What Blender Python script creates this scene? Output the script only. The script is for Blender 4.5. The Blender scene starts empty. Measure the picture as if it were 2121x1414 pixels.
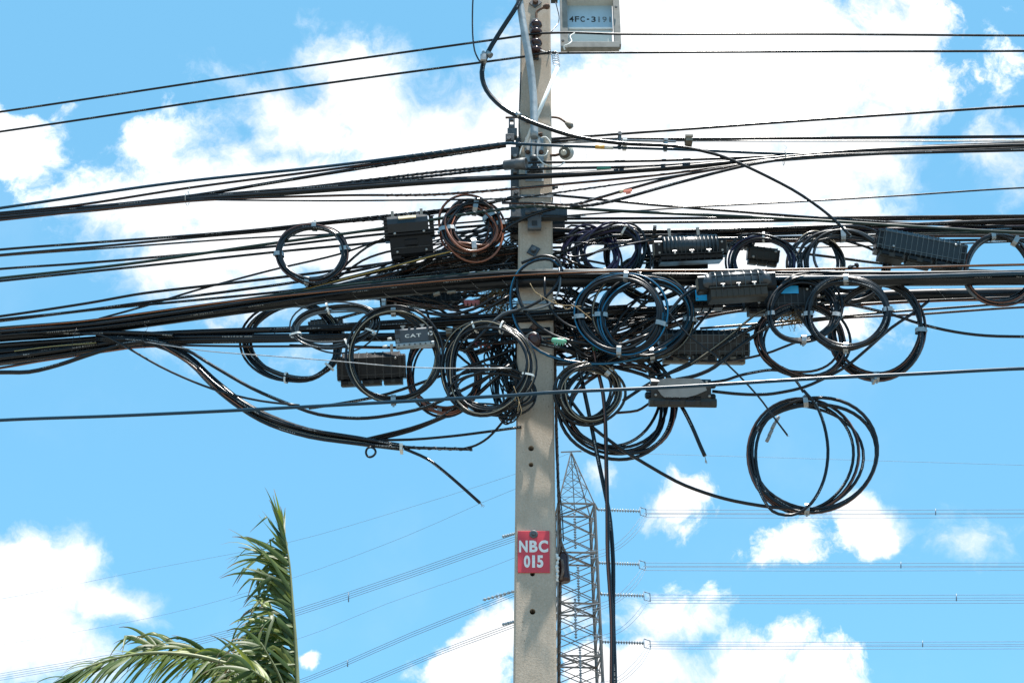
import bpy, math, random
from mathutils import Vector, Matrix, Quaternion
rnd = random.Random(11)
scene = bpy.context.scene
COL = scene.collection

# ------------------------------------------------------------------ camera
F_PX = 2946.0                     # 50 mm lens on a 36 mm sensor, in pixels of the 2121 px wide photograph
PITCH = math.radians(28.0)
CAM = Vector((0.0, -6.75, 1.6))
cam_data = bpy.data.cameras.new('camera')
cam_data.lens = 50.0
cam_data.sensor_width = 36.0
cam_data.clip_start = 0.05
cam_data.clip_end = 6000.0
cam = bpy.data.objects.new('camera', cam_data)
cam.location = CAM
cam.rotation_euler = (math.radians(90) + PITCH, 0, 0)
COL.objects.link(cam)
scene.camera = cam

# ------------------------------------------------------------------ light
SUN_TO = Vector((0.13, -0.13, 0.96)).normalized()
sun_d = bpy.data.lights.new('sun', 'SUN')
sun_d.energy = 4.2
sun_d.angle = math.radians(0.53)
sun_d.color = (1.0, 0.955, 0.89)
sun = bpy.data.objects.new('sun', sun_d)
sun.rotation_euler = (-SUN_TO).to_track_quat('-Z', 'Y').to_euler()
sun.location = (0, 0, 30)
COL.objects.link(sun)

scene.view_settings.view_transform = 'Standard'
scene.view_settings.look = 'None'
scene.view_settings.gamma = 1.0
scene.view_settings.use_curve_mapping = False
scene.view_settings.exposure = 1.25

RGT = Vector((1, 0, 0))
FWD = Vector((0, math.cos(PITCH), math.sin(PITCH)))
UPV = Vector((0, -math.sin(PITCH), math.cos(PITCH)))

def ray(px, py):
    return FWD + RGT * ((px - 1060.5) / F_PX) - UPV * ((py - 707.0) / F_PX)

# ------------------------------------------------------------------ sky
SKY_STRENGTH = 0.0725
CLOUD_LEVEL = 7.4
FINE_AMP = 3.0
CLOUD_SHIFT = -0.02
world = bpy.data.worlds.new('World')
scene.world = world
world.use_nodes = True
wn = world.node_tree
for n in list(wn.nodes):
    wn.nodes.remove(n)

def N(tree, kind, **kw):
    n = tree.nodes.new(kind)
    for k, v in kw.items():
        setattr(n, k, v)
    return n

def link(tree, a, b):
    tree.links.new(a, b)

def mathn(tree, op, a, b=None, c=None, clamp=False):
    n = tree.nodes.new('ShaderNodeMath'); n.operation = op; n.use_clamp = clamp
    for i, v in enumerate((a, b, c)):
        if v is None: continue
        if isinstance(v, (int, float)): n.inputs[i].default_value = v
        else: tree.links.new(v, n.inputs[i])
    return n.outputs[0]

def vmath(tree, op, a, b=None):
    n = tree.nodes.new('ShaderNodeVectorMath'); n.operation = op
    for i, v in enumerate((a, b)):
        if v is None: continue
        if isinstance(v, (tuple, list, Vector)): n.inputs[i].default_value = tuple(v)
        else: tree.links.new(v, n.inputs[i])
    return n.outputs['Value'] if op in ('LENGTH', 'DOT_PRODUCT') else n.outputs['Vector']

def noise(tree, vec, scale, detail=6, rough=0.55, dist=0.0):
    n = tree.nodes.new('ShaderNodeTexNoise')
    n.inputs['Scale'].default_value = scale
    n.inputs['Detail'].default_value = detail
    n.inputs['Roughness'].default_value = rough
    n.inputs['Distortion'].default_value = dist
    if vec is not None: tree.links.new(vec, n.inputs['Vector'])
    return n.outputs[0]

def smooth(tree, val, lo, hi):
    n = tree.nodes.new('ShaderNodeMapRange'); n.interpolation_type = 'SMOOTHSTEP'
    tree.links.new(val, n.inputs[0])
    n.inputs[1].default_value = lo; n.inputs[2].default_value = hi
    return n.outputs[0]

sky = N(wn, 'ShaderNodeTexSky')
sky.sky_type = 'NISHITA'
sky.sun_disc = False
sky.sun_elevation = math.asin(SUN_TO.z)
sky.sun_rotation = math.atan2(SUN_TO.x, SUN_TO.y)
sky.altitude = 4500
sky.air_density = 1.0
sky.dust_density = 0.1
sky.ozone_density = 2.0

coord = N(wn, 'ShaderNodeTexCoord')
D3 = vmath(wn, 'NORMALIZE', coord.outputs['Generated'])
# billows bend the cloud outlines
wa = N(wn, 'ShaderNodeTexNoise'); wa.inputs['Scale'].default_value = 9.0; wa.inputs['Detail'].default_value = 7; wa.inputs['Roughness'].default_value = 0.55
link(wn, D3, wa.inputs['Vector'])
warp = vmath(wn, 'SUBTRACT', wa.outputs['Color'], (0.5, 0.5, 0.5))
wsc = wn.nodes.new('ShaderNodeVectorMath'); wsc.operation = 'SCALE'; wsc.inputs[3].default_value = 0.085
link(wn, warp, wsc.inputs[0])
DW = vmath(wn, 'ADD', D3, wsc.outputs[0])

# each cumulus: where it stands in the sky, its half width, half height, and its thickness
CLOUDS = [
    (0, 270, 115, 80, 1.0), (60, 225, 80, 45, .6),
    (700, 135, 140, 100, 1.3), (640, 240, 190, 140, 1.3), (780, 210, 190, 150, 1.4), (330, 320, 100, 80, .9), (250, 430, 110, 60, .5),
    (300, 480, 200, 110, 1.2), (600, 450, 400, 210, 1.6), (900, 420, 290, 250, 1.6), (400, 590, 220, 80, 1.0), (1010, 310, 220, 130, 1.5), (880, 270, 190, 120, 1.4), (480, 330, 130, 90, .9),
    (640, 750, 150, 60, .55), (310, 735, 110, 50, .5), (560, 640, 220, 70, .9), (860, 170, 80, 50, .6),
    (1490, 110, 420, 300, 1.8), (1300, 330, 380, 300, 1.8), (1640, 300, 370, 280, 1.6), (1500, 480, 460, 170, 1.2), (1700, 70, 250, 150, 1.0),
    (1750, 470, 220, 90, .8), (2090, 330, 150, 120, .9), (2000, 400, 110, 70, .6), (2110, 200, 80, 70, .5), (1990, 170, 120, 60, .5), (1260, 90, 170, 170, 1.2), (1330, 640, 320, 70, .7), (1750, 660, 130, 50, .5), (1900, 250, 120, 90, .7),
    (45, 1205, 150, 130, 1.8), (135, 1190, 75, 100, 1.5), (50, 1320, 190, 140, 1.8), (230, 1262, 120, 72, 1.5), (640, 1378, 36, 26, .7),
    (960, 1380, 135, 85, 1.3), (1040, 1310, 85, 85, 1.4), (1240, 995, 60, 45, .85), (1410, 1042, 105, 55, .85), (1640, 1145, 90, 62, .72),
    (1800, 1105, 80, 58, .62), (1970, 1120, 100, 60, .45), (1410, 1285, 140, 85, 1.3), (1330, 1390, 180, 85, 1.4), (1550, 1380, 190, 90, 1.3), (1680, 1415, 160, 65, 1.2), (1190, 1250, 80, 80, .8),
]
field = None
for (px, py, rx, ry, k) in CLOUDS:
    c = ray(px, py).normalized()
    sx, sz = F_PX / rx * 1.06, F_PX / ry * 1.15
    d = vmath(wn, 'SUBTRACT', DW, c)
    # heights are measured along the sky's meridian: y falls as z climbs, so z alone is stretched
    d = vmath(wn, 'MULTIPLY', d, (sx, 1.0, sz))
    l = vmath(wn, 'LENGTH', d)
    v = mathn(wn, 'MULTIPLY_ADD', l, -k, k)
    if field is None: field = v
    else: field = mathn(wn, 'SMOOTH_MAX', field, v, 0.12)
# the sky outside this part goes on with fair-weather cumulus of the same size
away = mathn(wn, 'MULTIPLY_ADD', vmath(wn, 'DOT_PRODUCT', D3, FWD), -9.0, 8.1, clamp=True)
far_n = noise(wn, D3, 4.2, 4, 0.5)
far_f = mathn(wn, 'MULTIPLY_ADD', far_n, 5.0, -2.75)
far_f = mathn(wn, 'ADD', far_f, mathn(wn, 'MULTIPLY_ADD', away, 3.0, -3.0))
field = mathn(wn, 'MAXIMUM', field, far_f)
fine = noise(wn, DW, 16.0, 14, 0.66)
fine = mathn(wn, 'MULTIPLY_ADD', fine, FINE_AMP, -0.5 * FINE_AMP)
wisp = smooth(wn, noise(wn, D3, 6.0, 3, 0.5), 0.35, 0.65)
dens = mathn(wn, 'ADD', mathn(wn, 'MINIMUM', field, 1.15), fine)
# some outlines are crisp and heaped, others thin out into wisps
edge = mathn(wn, 'MULTIPLY_ADD', wisp, 1.0, 0.38)
alpha = mathn(wn, 'DIVIDE', mathn(wn, 'ADD', dens, CLOUD_SHIFT), edge)
alpha = smooth(wn, alpha, 0.0, 1.0)
# thin veil of high haze
veil = smooth(wn, noise(wn, D3, 5.0, 8, 0.6), 0.5, 0.85)
alpha = mathn(wn, 'MAXIMUM', alpha, mathn(wn, 'MULTIPLY', veil, 0.12))
shade = noise(wn, DW, 10.0, 6, 0.55)
body = mathn(wn, 'MULTIPLY_ADD', shade, 0.5, 0.73)
hsv = N(wn, 'ShaderNodeHueSaturation')
hsv.inputs['Hue'].default_value = 0.477
hsv.inputs['Saturation'].default_value = 1.12
hsv.inputs['Value'].default_value = 2.1
link(wn, sky.outputs[0], hsv.inputs['Color'])
# humid tropical air evens the blue out from top to bottom
even = N(wn, 'ShaderNodeMix', data_type='RGBA')
even.inputs[0].default_value = 0.72
even.inputs[7].default_value = (1.42, 3.72, 5.75, 1)
link(wn, hsv.outputs[0], even.inputs[6])
ccol = N(wn, 'ShaderNodeMix', data_type='RGBA')
ccol.inputs[6].default_value = (0.90 * CLOUD_LEVEL, 0.97 * CLOUD_LEVEL, 1.06 * CLOUD_LEVEL, 1)
ccol.inputs[7].default_value = (1.02 * CLOUD_LEVEL, 1.02 * CLOUD_LEVEL, 1.02 * CLOUD_LEVEL, 1)
link(wn, smooth(wn, dens, 0.0, 0.8), ccol.inputs[0])
cb = vmath(wn, 'MULTIPLY', ccol.outputs[2], (1, 1, 1))
cbs = wn.nodes.new('ShaderNodeVectorMath'); cbs.operation = 'SCALE'
link(wn, cb, cbs.inputs[0]); link(wn, body, cbs.inputs[3])
mixs = N(wn, 'ShaderNodeMix', data_type='RGBA')
link(wn, alpha, mixs.inputs[0]); link(wn, even.outputs[2], mixs.inputs[6]); link(wn, cbs.outputs[0], mixs.inputs[7])
bg = N(wn, 'ShaderNodeBackground'); bg.inputs['Strength'].default_value = SKY_STRENGTH
link(wn, mixs.outputs[2], bg.inputs['Color'])
wout = N(wn, 'ShaderNodeOutputWorld'); link(wn, bg.outputs[0], wout.inputs['Surface'])

# ------------------------------------------------------------------ places
POLE_X = 0.128
K_LEFT, K_RIGHT = 0.20, -0.02      # the cable run leaves the pole a little away from us on the left

def at(px, py, off=0.0):
    """the point seen at a pixel, on the vertical surface that follows the cable run, off metres behind its middle"""
    d = ray(px, py)
    t = (off - CAM.y) / d.y
    x = t * d.x
    if x < POLE_X:
        t = (off - CAM.y + K_LEFT * POLE_X) / (d.y + K_LEFT * d.x)
    else:
        t = (off - CAM.y - K_RIGHT * POLE_X) / (d.y - K_RIGHT * d.x)
    return CAM + d * t

def atY(px, py, Y):
    d = ray(px, py)
    return CAM + d * ((Y - CAM.y) / d.y)

def scale_at(p):
    return (p - CAM).dot(FWD) / F_PX

# ------------------------------------------------------------------ mesh helpers
class MB:
    def __init__(self):
        self.v = []; self.f = []; self.uv = []; self.sm = []
    def add(self, verts, faces, uvs=None, sm=False):
        b = len(self.v)
        self.v.extend([Vector(p) for p in verts])
        for i, fc in enumerate(faces):
            self.f.append(tuple(b + k for k in fc))
            self.uv.extend(uvs[i] if uvs else [(0, 0)] * len(fc))
            self.sm.append(sm)
        return self
    def box(self, c, s, rot=None):
        c = Vector(c); h = Vector(s) * 0.5
        vs = []
        for z in (-1, 1):
            for y in (-1, 1):
                for x in (-1, 1):
                    p = Vector((x * h.x, y * h.y, z * h.z))
                    if rot is not None: p = rot @ p
                    vs.append(c + p)
        return self.add(vs, [(0, 2, 3, 1), (4, 5, 7, 6), (0, 1, 5, 4), (2, 6, 7, 3), (0, 4, 6, 2), (1, 3, 7, 5)])
    def bevel_box(self, c, s, b=0.1, rot=None):
        """a box whose four long edges (along x) are cut"""
        h = Vector(s) * 0.5; b = min(b, h.y * .9, h.z * .9)
        prof = [(-h.y + b, -h.z), (h.y - b, -h.z), (h.y, -h.z + b), (h.y, h.z - b), (h.y - b, h.z), (-h.y + b, h.z), (-h.y, h.z - b), (-h.y, -h.z + b)]
        return self.prism([(y, z) for y, z in prof], -h.x, h.x, c, rot)
    def prism(self, prof, x0, x1, c=(0, 0, 0), rot=None, s0=1.0, s1=1.0, sm=False):
        c = Vector(c); n = len(prof); vs = []
        for x, s in ((x0, s0), (x1, s1)):
            for (y, z) in prof:
                p = Vector((x, y * s, z * s))
                if rot is not None: p = rot @ p
                vs.append(c + p)
        self.add(vs, [(i, (i + 1) % n, n + (i + 1) % n, n + i) for i in range(n)], sm=sm)
        b = len(self.v) - 2 * n
        self.f.append(tuple(b + i for i in reversed(range(n)))); self.uv.extend([(0, 0)] * n); self.sm.append(False)
        self.f.append(tuple(b + n + i for i in range(n))); self.uv.extend([(0, 0)] * n); self.sm.append(False)
        return self
    def tube(self, pts, r, sides=8, closed=False, caps=True, twist=0.0, start=0.0, ref=Vector((0, -0.6, -0.8)), v0=0.0):
        n = len(pts)
        if not hasattr(r, '__len__'): r = [r] * n
        tang = []
        for i in range(n):
            if closed: t = pts[(i + 1) % n] - pts[i - 1]
            else: t = pts[min(i + 1, n - 1)] - pts[max(i - 1, 0)]
            tang.append(t.normalized() if t.length > 1e-9 else Vector((1, 0, 0)))
        nrm = ref - tang[0] * ref.dot(tang[0])
        if nrm.length < 1e-4: nrm = tang[0].orthogonal()
        nrm.normalize()
        vs = []; vl = [v0]
        ang = start
        for i in range(n):
            if i:
                nrm = nrm - tang[i] * nrm.dot(tang[i])
                nrm = nrm.normalized() if nrm.length > 1e-6 else tang[i].orthogonal().normalized()
                L = (pts[i] - pts[i - 1]).length
                vl.append(vl[-1] + L); ang += twist * L
            bn = tang[i].cross(nrm)
            for k in range(sides):
                a = ang + 2 * math.pi * k / sides
                vs.append(pts[i] + (nrm * math.cos(a) + bn * math.sin(a)) * r[i])
        fs = []; us = []
        m = n if closed else n - 1
        for i in range(m):
            j = (i + 1) % n
            va = vl[i]; vb = vl[j] if j else vl[i] + (pts[0] - pts[i]).length
            for k in range(sides):
                k2 = (k + 1) % sides
                fs.append((i * sides + k, i * sides + k2, j * sides + k2, j * sides + k))
                us.append([(k / sides, va), ((k + 1) / sides, va), ((k + 1) / sides, vb), (k / sides, vb)])
        self.add(vs, fs, us, True)
        if caps and not closed:
            b = len(self.v) - len(vs)
            for base, rev in ((0, True), ((n - 1) * sides, False)):
                idx = [b + base + k for k in range(sides)]
                if rev: idx.reverse()
                self.f.append(tuple(idx)); self.uv.extend([(0, 0)] * sides); self.sm.append(False)
        return self
    def lathe(self, prof, c=(0, 0, 0), axis=Vector((0, 0, 1)), sides=16, sm=True):
        """prof: (radius, height) along axis"""
        c = Vector(c); axis = Vector(axis).normalized(); e1 = axis.orthogonal().normalized(); e2 = axis.cross(e1)
        vs = []; fs = []
        for (r, h) in prof:
            for k in range(sides):
                a = 2 * math.pi * k / sides
                vs.append(c + axis * h + (e1 * math.cos(a) + e2 * math.sin(a)) * max(r, 1e-5))
        for i in range(len(prof) - 1):
            for k in range(sides):
                k2 = (k + 1) % sides
                fs.append((i * sides + k, i * sides + k2, (i + 1) * sides + k2, (i + 1) * sides + k))
        self.add(vs, fs, sm=sm)
        b = len(self.v) - len(vs)
        self.f.append(tuple(b + k for k in reversed(range(sides)))); self.uv.extend([(0, 0)] * sides); self.sm.append(False)
        e = b + (len(prof) - 1) * sides
        self.f.append(tuple(e + k for k in range(sides))); self.uv.extend([(0, 0)] * sides); self.sm.append(False)
        return self
    def mesh(self, name, shift=Vector((0, 0, 0)), s=1.0):
        me = bpy.data.meshes.new(name)
        me.from_pydata([tuple((p - shift) * s) for p in self.v], [], self.f)
        u = me.uv_layers.new(name='UVMap')
        flat = [c for uv in self.uv for c in uv]
        u.data.foreach_set('uv', flat)
        me.polygons.foreach_set('use_smooth', self.sm)
        me.update()
        return me
    def build(self, name, m, parent=None, local=False, s=1.0):
        """one mesh object; world coordinates unless local"""
        sh = Vector((0, 0, 0))
        if parent is not None and not local: sh = wloc(parent)
        return link_mesh(name, self.mesh(name, sh, s), m, parent)
    def thing(self, name, m, origin=None):
        """one mesh object of its own, its origin at one of its points"""
        o0 = Vector(origin) if origin is not None else self.v[0].copy()
        o = link_mesh(name, self.mesh(name, o0), m)
        o.location = o0
        return o

def wloc(o):
    p = Vector(o.location)
    while o.parent is not None:
        o = o.parent; p += Vector(o.location)
    return p

def link_mesh(name, me, m, parent=None):
    o = bpy.data.objects.new(name, me)
    if m is not None and not me.materials: me.materials.append(m)
    COL.objects.link(o)
    o.parent = parent
    return o

def tag(o, label, cat, group=None, kind=None):
    o['label'] = label; o['category'] = cat
    if group: o['group'] = group
    if kind: o['kind'] = kind
    return o

def empty(name, loc, label, cat, group=None, rot=None):
    o = bpy.data.objects.new(name, None)
    o.location = loc; o.empty_display_size = 0.05
    if rot is not None: o.rotation_euler = rot
    COL.objects.link(o)
    return tag(o, label, cat, group)

def spline(P, step=0.05, closed=False, nmin=3, nmax=24):
    """centripetal-free Catmull-Rom through P"""
    n = len(P); out = []
    if n == 2:
        k = max(2, min(40, int((P[1] - P[0]).length / (step * 3))))
        return [P[0].lerp(P[1], i / k) for i in range(k + 1)]
    segs = n if closed else n - 1
    for i in range(segs):
        p1, p2 = P[i % n], P[(i + 1) % n]
        p0 = P[(i - 1) % n] if (closed or i > 0) else p1 * 2 - p2
        p3 = P[(i + 2) % n] if (closed or i + 2 < n) else p2 * 2 - p1
        L = max((p2 - p1).length, 1e-6)
        m1 = (p2 - p0) / max((p2 - p0).length, 1e-6) * L if 0 else (p2 - p0) * 0.5
        m2 = (p3 - p1) * 0.5
        # keep tangents in proportion to this span
        if m1.length > 1e-9: m1 = m1.normalized() * min(m1.length, L)
        if m2.length > 1e-9: m2 = m2.normalized() * min(m2.length, L)
        k = max(nmin, min(nmax, int(L / step)))
        for j in range(k):
            t = j / k; t2 = t * t; t3 = t2 * t
            out.append(p1 * (2 * t3 - 3 * t2 + 1) + m1 * (t3 - 2 * t2 + t) + p2 * (-2 * t3 + 3 * t2) + m2 * (t3 - t2))
    if not closed: out.append(P[-1].copy())
    return out

# ------------------------------------------------------------------ materials
MATS = {}
def new_mat(name):
    m = bpy.data.materials.new(name); m.use_nodes = True
    t = m.node_tree
    b = t.nodes['Principled BSDF']
    MATS[name] = m
    return m, t, b

def mat(name, col, rough=0.5, metal=0.0, var=0.25, scale=30.0, bump=0.0, spec=0.5, var_col=None, bscale=None):
    m, t, b = new_mat(name)
    tc = N(t, 'ShaderNodeTexCoord')
    nz = noise(t, tc.outputs['Object'], scale, 6, 0.6)
    mx = N(t, 'ShaderNodeMix', data_type='RGBA')
    c2 = var_col if var_col else tuple(c * (1 - var) for c in col)
    mx.inputs[6].default_value = (*c2, 1); mx.inputs[7].default_value = (*col, 1)
    link(t, smooth(t, nz, 0.3, 0.65), mx.inputs[0])
    link(t, mx.outputs[2], b.inputs['Base Color'])
    rn = mathn(t, 'MULTIPLY_ADD', nz, 0.3, rough - 0.15, clamp=True)
    link(t, rn, b.inputs['Roughness'])
    b.inputs['Metallic'].default_value = metal
    b.inputs['Specular IOR Level'].default_value = spec
    if bump:
        bp = N(t, 'ShaderNodeBump'); bp.inputs['Strength'].default_value = bump; bp.inputs['Distance'].default_value = 0.004
        link(t, noise(t, tc.outputs['Object'], bscale or scale * 3, 8, 0.65), bp.inputs['Height'])
        link(t, bp.outputs[0], b.inputs['Normal'])
    return m

def cable_mat(name, col, stripe=None, rough=0.24, print_on=False, u0=0.42, u1=0.58, dust=0.25):
    m, t, b = new_mat(name)
    uv = N(t, 'ShaderNodeUVMap')
    sp = N(t, 'ShaderNodeSeparateXYZ'); link(t, uv.outputs[0], sp.inputs[0])
    tc = N(t, 'ShaderNodeTexCoord')
    nz = noise(t, tc.outputs['Object'], 14.0, 8, 0.65)
    base = N(t, 'ShaderNodeMix', data_type='RGBA')
    base.inputs[6].default_value = (*col, 1)
    base.inputs[7].default_value = (*(0.7 * c + 0.012 for c in col), 1)
    link(t, mathn(t, 'MULTIPLY', smooth(t, nz, 0.5, 0.75), dust), base.inputs[0])
    out = base.outputs[2]
    if stripe:
        a = mathn(t, 'GREATER_THAN', sp.outputs[0], u0); c = mathn(t, 'LESS_THAN', sp.outputs[0], u1)
        mk = mathn(t, 'MULTIPLY', a, c)
        s = N(t, 'ShaderNodeMix', data_type='RGBA'); s.inputs[7].default_value = (*stripe, 1)
        link(t, mk, s.inputs[0]); link(t, out, s.inputs[6]); out = s.outputs[2]
    if print_on:
        a = mathn(t, 'GREATER_THAN', sp.outputs[0], 0.86); c = mathn(t, 'LESS_THAN', sp.outputs[0], 0.95)
        cv = N(t, 'ShaderNodeCombineXYZ'); link(t, sp.outputs[1], cv.inputs[1])
        dn = noise(t, cv.outputs[0], 160.0, 1, 0.5)
        bl = noise(t, cv.outputs[0], 3.5, 1, 0.5)
        mk = mathn(t, 'MULTIPLY', mathn(t, 'MULTIPLY', a, c), mathn(t, 'MULTIPLY', mathn(t, 'GREATER_THAN', dn, 0.5), mathn(t, 'GREATER_THAN', bl, 0.55)))
        s = N(t, 'ShaderNodeMix', data_type='RGBA'); s.inputs[7].default_value = (0.5, 0.5, 0.48, 1)
        link(t, mathn(t, 'MULTIPLY', mk, 0.6), s.inputs[0]); link(t, out, s.inputs[6]); out = s.outputs[2]
    link(t, out, b.inputs['Base Color'])
    link(t, mathn(t, 'MULTIPLY_ADD', nz, 0.25, rough - 0.12, clamp=True), b.inputs['Roughness'])
    b.inputs['Specular IOR Level'].default_value = 0.36
    return m

BLK = cable_mat('black_sheath', (0.004, 0.0055, 0.008), print_on=True)
BLK2 = cable_mat('worn_black_sheath', (0.005, 0.007, 0.010), rough=0.32)
BRN = cable_mat('black_sheath_brown_stripe', (0.006, 0.006, 0.007), stripe=(0.12, 0.052, 0.034), u0=0.05, u1=0.17)
BRD = cable_mat('dull_brown_striped_sheath', (0.006, 0.006, 0.007), stripe=(0.15, 0.065, 0.045), u0=0.02, u1=0.17)
BRC = cable_mat('brown_striped_coil_sheath', (0.008, 0.006, 0.006), stripe=(0.24, 0.085, 0.045), u0=0.0, u1=0.30)
ORG = cable_mat('black_sheath_orange_stripe', (0.006, 0.006, 0.007), stripe=(0.34, 0.115, 0.04), u0=0.90, u1=1.0)
BLU = cable_mat('sky_tinted_black_sheath', (0.006, 0.035, 0.062), rough=0.28)  # black sheath with the blue reflection of the sky put into its base colour
CYN = cable_mat('blue_striped_sheath', (0.005, 0.010, 0.016), stripe=(0.004, 0.11, 0.22), rough=0.26, u0=0.02, u1=0.18)
GRN = cable_mat('dark_green_sheath', (0.006, 0.024, 0.020), rough=0.32)
PUR = cable_mat('violet_black_sheath', (0.016, 0.014, 0.045), rough=0.26)
GRY = cable_mat('grey_sheath', (0.10, 0.115, 0.125), rough=0.3, stripe=(0.006, 0.007, 0.009), u0=0.12, u1=0.75)
YEL = cable_mat('black_sheath_yellow_stripe', (0.01, 0.009, 0.007), stripe=(0.50, 0.38, 0.13), u0=0.84, u1=0.97)
TAN = cable_mat('black_sheath_tan_stripe', (0.006, 0.006, 0.007), stripe=(0.26, 0.22, 0.15), u0=0.88, u1=0.98)
GRIP = mat('grey_spiral_grip', (0.10, 0.11, 0.12), 0.5, 0.3, scale=60)
TWINE = mat('galvanised_wire', (0.42, 0.43, 0.44), 0.4, 0.7, scale=60)
RUSTWIRE = mat('rusty_steel_strand', (0.20, 0.155, 0.13), 0.7, 0.3, scale=40, var_col=(0.10, 0.06, 0.045))
CLIP = mat('stainless_clip', (0.36, 0.36, 0.35), 0.35, 0.8, scale=50)
TIE = mat('white_nylon', (0.72, 0.72, 0.68), 0.5, scale=80, var=0.15)
GALV = mat('galvanised_steel', (0.36, 0.40, 0.42), 0.55, 0.3, scale=18, var=0.3, bump=0.1)
STEEL = mat('weathered_grey_steel', (0.13, 0.135, 0.14), 0.55, 0.4, scale=25, var=0.4, bump=0.2)
DSTEEL = mat('dark_steel', (0.06, 0.07, 0.078), 0.5, 0.3, scale=25, var=0.4, bump=0.15)
RUST = mat('rusty_iron', (0.17, 0.095, 0.06), 0.8, 0.2, scale=45, var_col=(0.07, 0.04, 0.03), bump=0.4)
PORC = mat('brown_porcelain', (0.040, 0.012, 0.012), 0.2, scale=12, var=0.3)
WPORC = mat('cream_porcelain', (0.62, 0.61, 0.54), 0.22, scale=12, var=0.15)
PVC = mat('white_pvc', (0.80, 0.80, 0.76), 0.4, scale=20, var=0.12)
PLASTIC = mat('black_plastic', (0.005, 0.007, 0.010), 0.33, scale=22, var=0.35, bump=0.06, spec=.25)
SHINY2 = mat('satin_teal_black_plastic', (0.010, 0.018, 0.024), 0.36, scale=16, var=0.3, spec=.5)
SHINY = mat('glossy_black_plastic', (0.020, 0.024, 0.029), 0.32, scale=16, var=0.3, spec=.75)
RIBP = mat('painted_rib_highlight', (0.085, 0.105, 0.115), 0.4, scale=16, var=0.4, spec=.35)  # paler than the closures: light caught by the ribs put into their colour
PLASTIC2 = mat('dusty_black_plastic', (0.012, 0.016, 0.020), 0.3, scale=16, var=0.45, bump=0.08)
PLASTIC3 = mat('dull_olive_black_plastic', (0.030, 0.029, 0.024), 0.6, scale=20, var=0.3)
TEALP = mat('grey_blue_plastic', (0.006, 0.011, 0.016), 0.3, scale=10, var=0.4, spec=.45)
LGREY = mat('pale_grey_panel', (0.26, 0.265, 0.265), 0.5, scale=9, var=0.3, bump=0.06)
BEIGE = mat('dusty_beige_plastic', (0.20, 0.17, 0.13), 0.7, scale=30, var=0.35)
SKYLBL = mat('bright_blue_sticker', (0.02, 0.42, 0.82), 0.4, scale=10, var=0.1)
CREAM = mat('cream_sticker', (0.75, 0.65, 0.42), 0.5, scale=30, var=0.2)
WHITE = mat('white_paint', (0.80, 0.78, 0.74), 0.5, scale=60, var=0.12)
BLACKP = mat('black_paint', (0.02, 0.02, 0.02), 0.6, scale=40)
FADED = mat('faded_black_paint', (0.06, 0.075, 0.08), 0.6, scale=90, var_col=(0.30, 0.38, 0.42))
FRAMEM = mat('painted_grey_frame', (0.24, 0.235, 0.21), 0.6, 0.1, scale=20, var=0.35)
GTAG = mat('green_plastic', (0.03, 0.23, 0.14), 0.4, scale=20, var=0.25)
PGTAG = mat('pale_green_plastic', (0.18, 0.50, 0.33), 0.4, scale=20, var=0.25)
OTAG = mat('orange_plastic', (0.80, 0.22, 0.13), 0.5, scale=20, var=0.2)
PTAG = mat('faded_pink_plastic', (0.42, 0.13, 0.13), 0.5, scale=30, var=0.3)
YTAPE = mat('amber_tape', (0.70, 0.38, 0.06), 0.5, scale=30, var=0.2)
STRAW = mat('dry_straw', (0.34, 0.24, 0.12), 0.8, scale=60, var=0.5)
TWIG = mat('dark_twigs', (0.10, 0.07, 0.045), 0.8, scale=60, var=0.5)
TOWER = mat('tower_steel', (0.165, 0.16, 0.15), 0.6, 0.1, scale=.6, var=0.35, var_col=(0.10, 0.075, 0.06))
GLASSI = mat('pale_glass_insulator', (0.33, 0.38, 0.41), 0.2, scale=3)
DARKI = mat('dark_insulator', (0.15, 0.19, 0.22), 0.35, scale=3)
COND = mat('hazed_aluminium_conductor', (0.16, 0.23, 0.30), 0.5, 0.2, scale=1.0)  # aluminium, paled and blued in the colour to stand in for distance haze
BLUEPANEL = mat('pale_blue_sheet_metal', (0.40, 0.56, 0.66), 0.4, 0.0, scale=7, var=0.12)
CREAMBOX = mat('cream_enclosure', (0.68, 0.67, 0.60), 0.5, scale=8, var=0.12)

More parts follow.
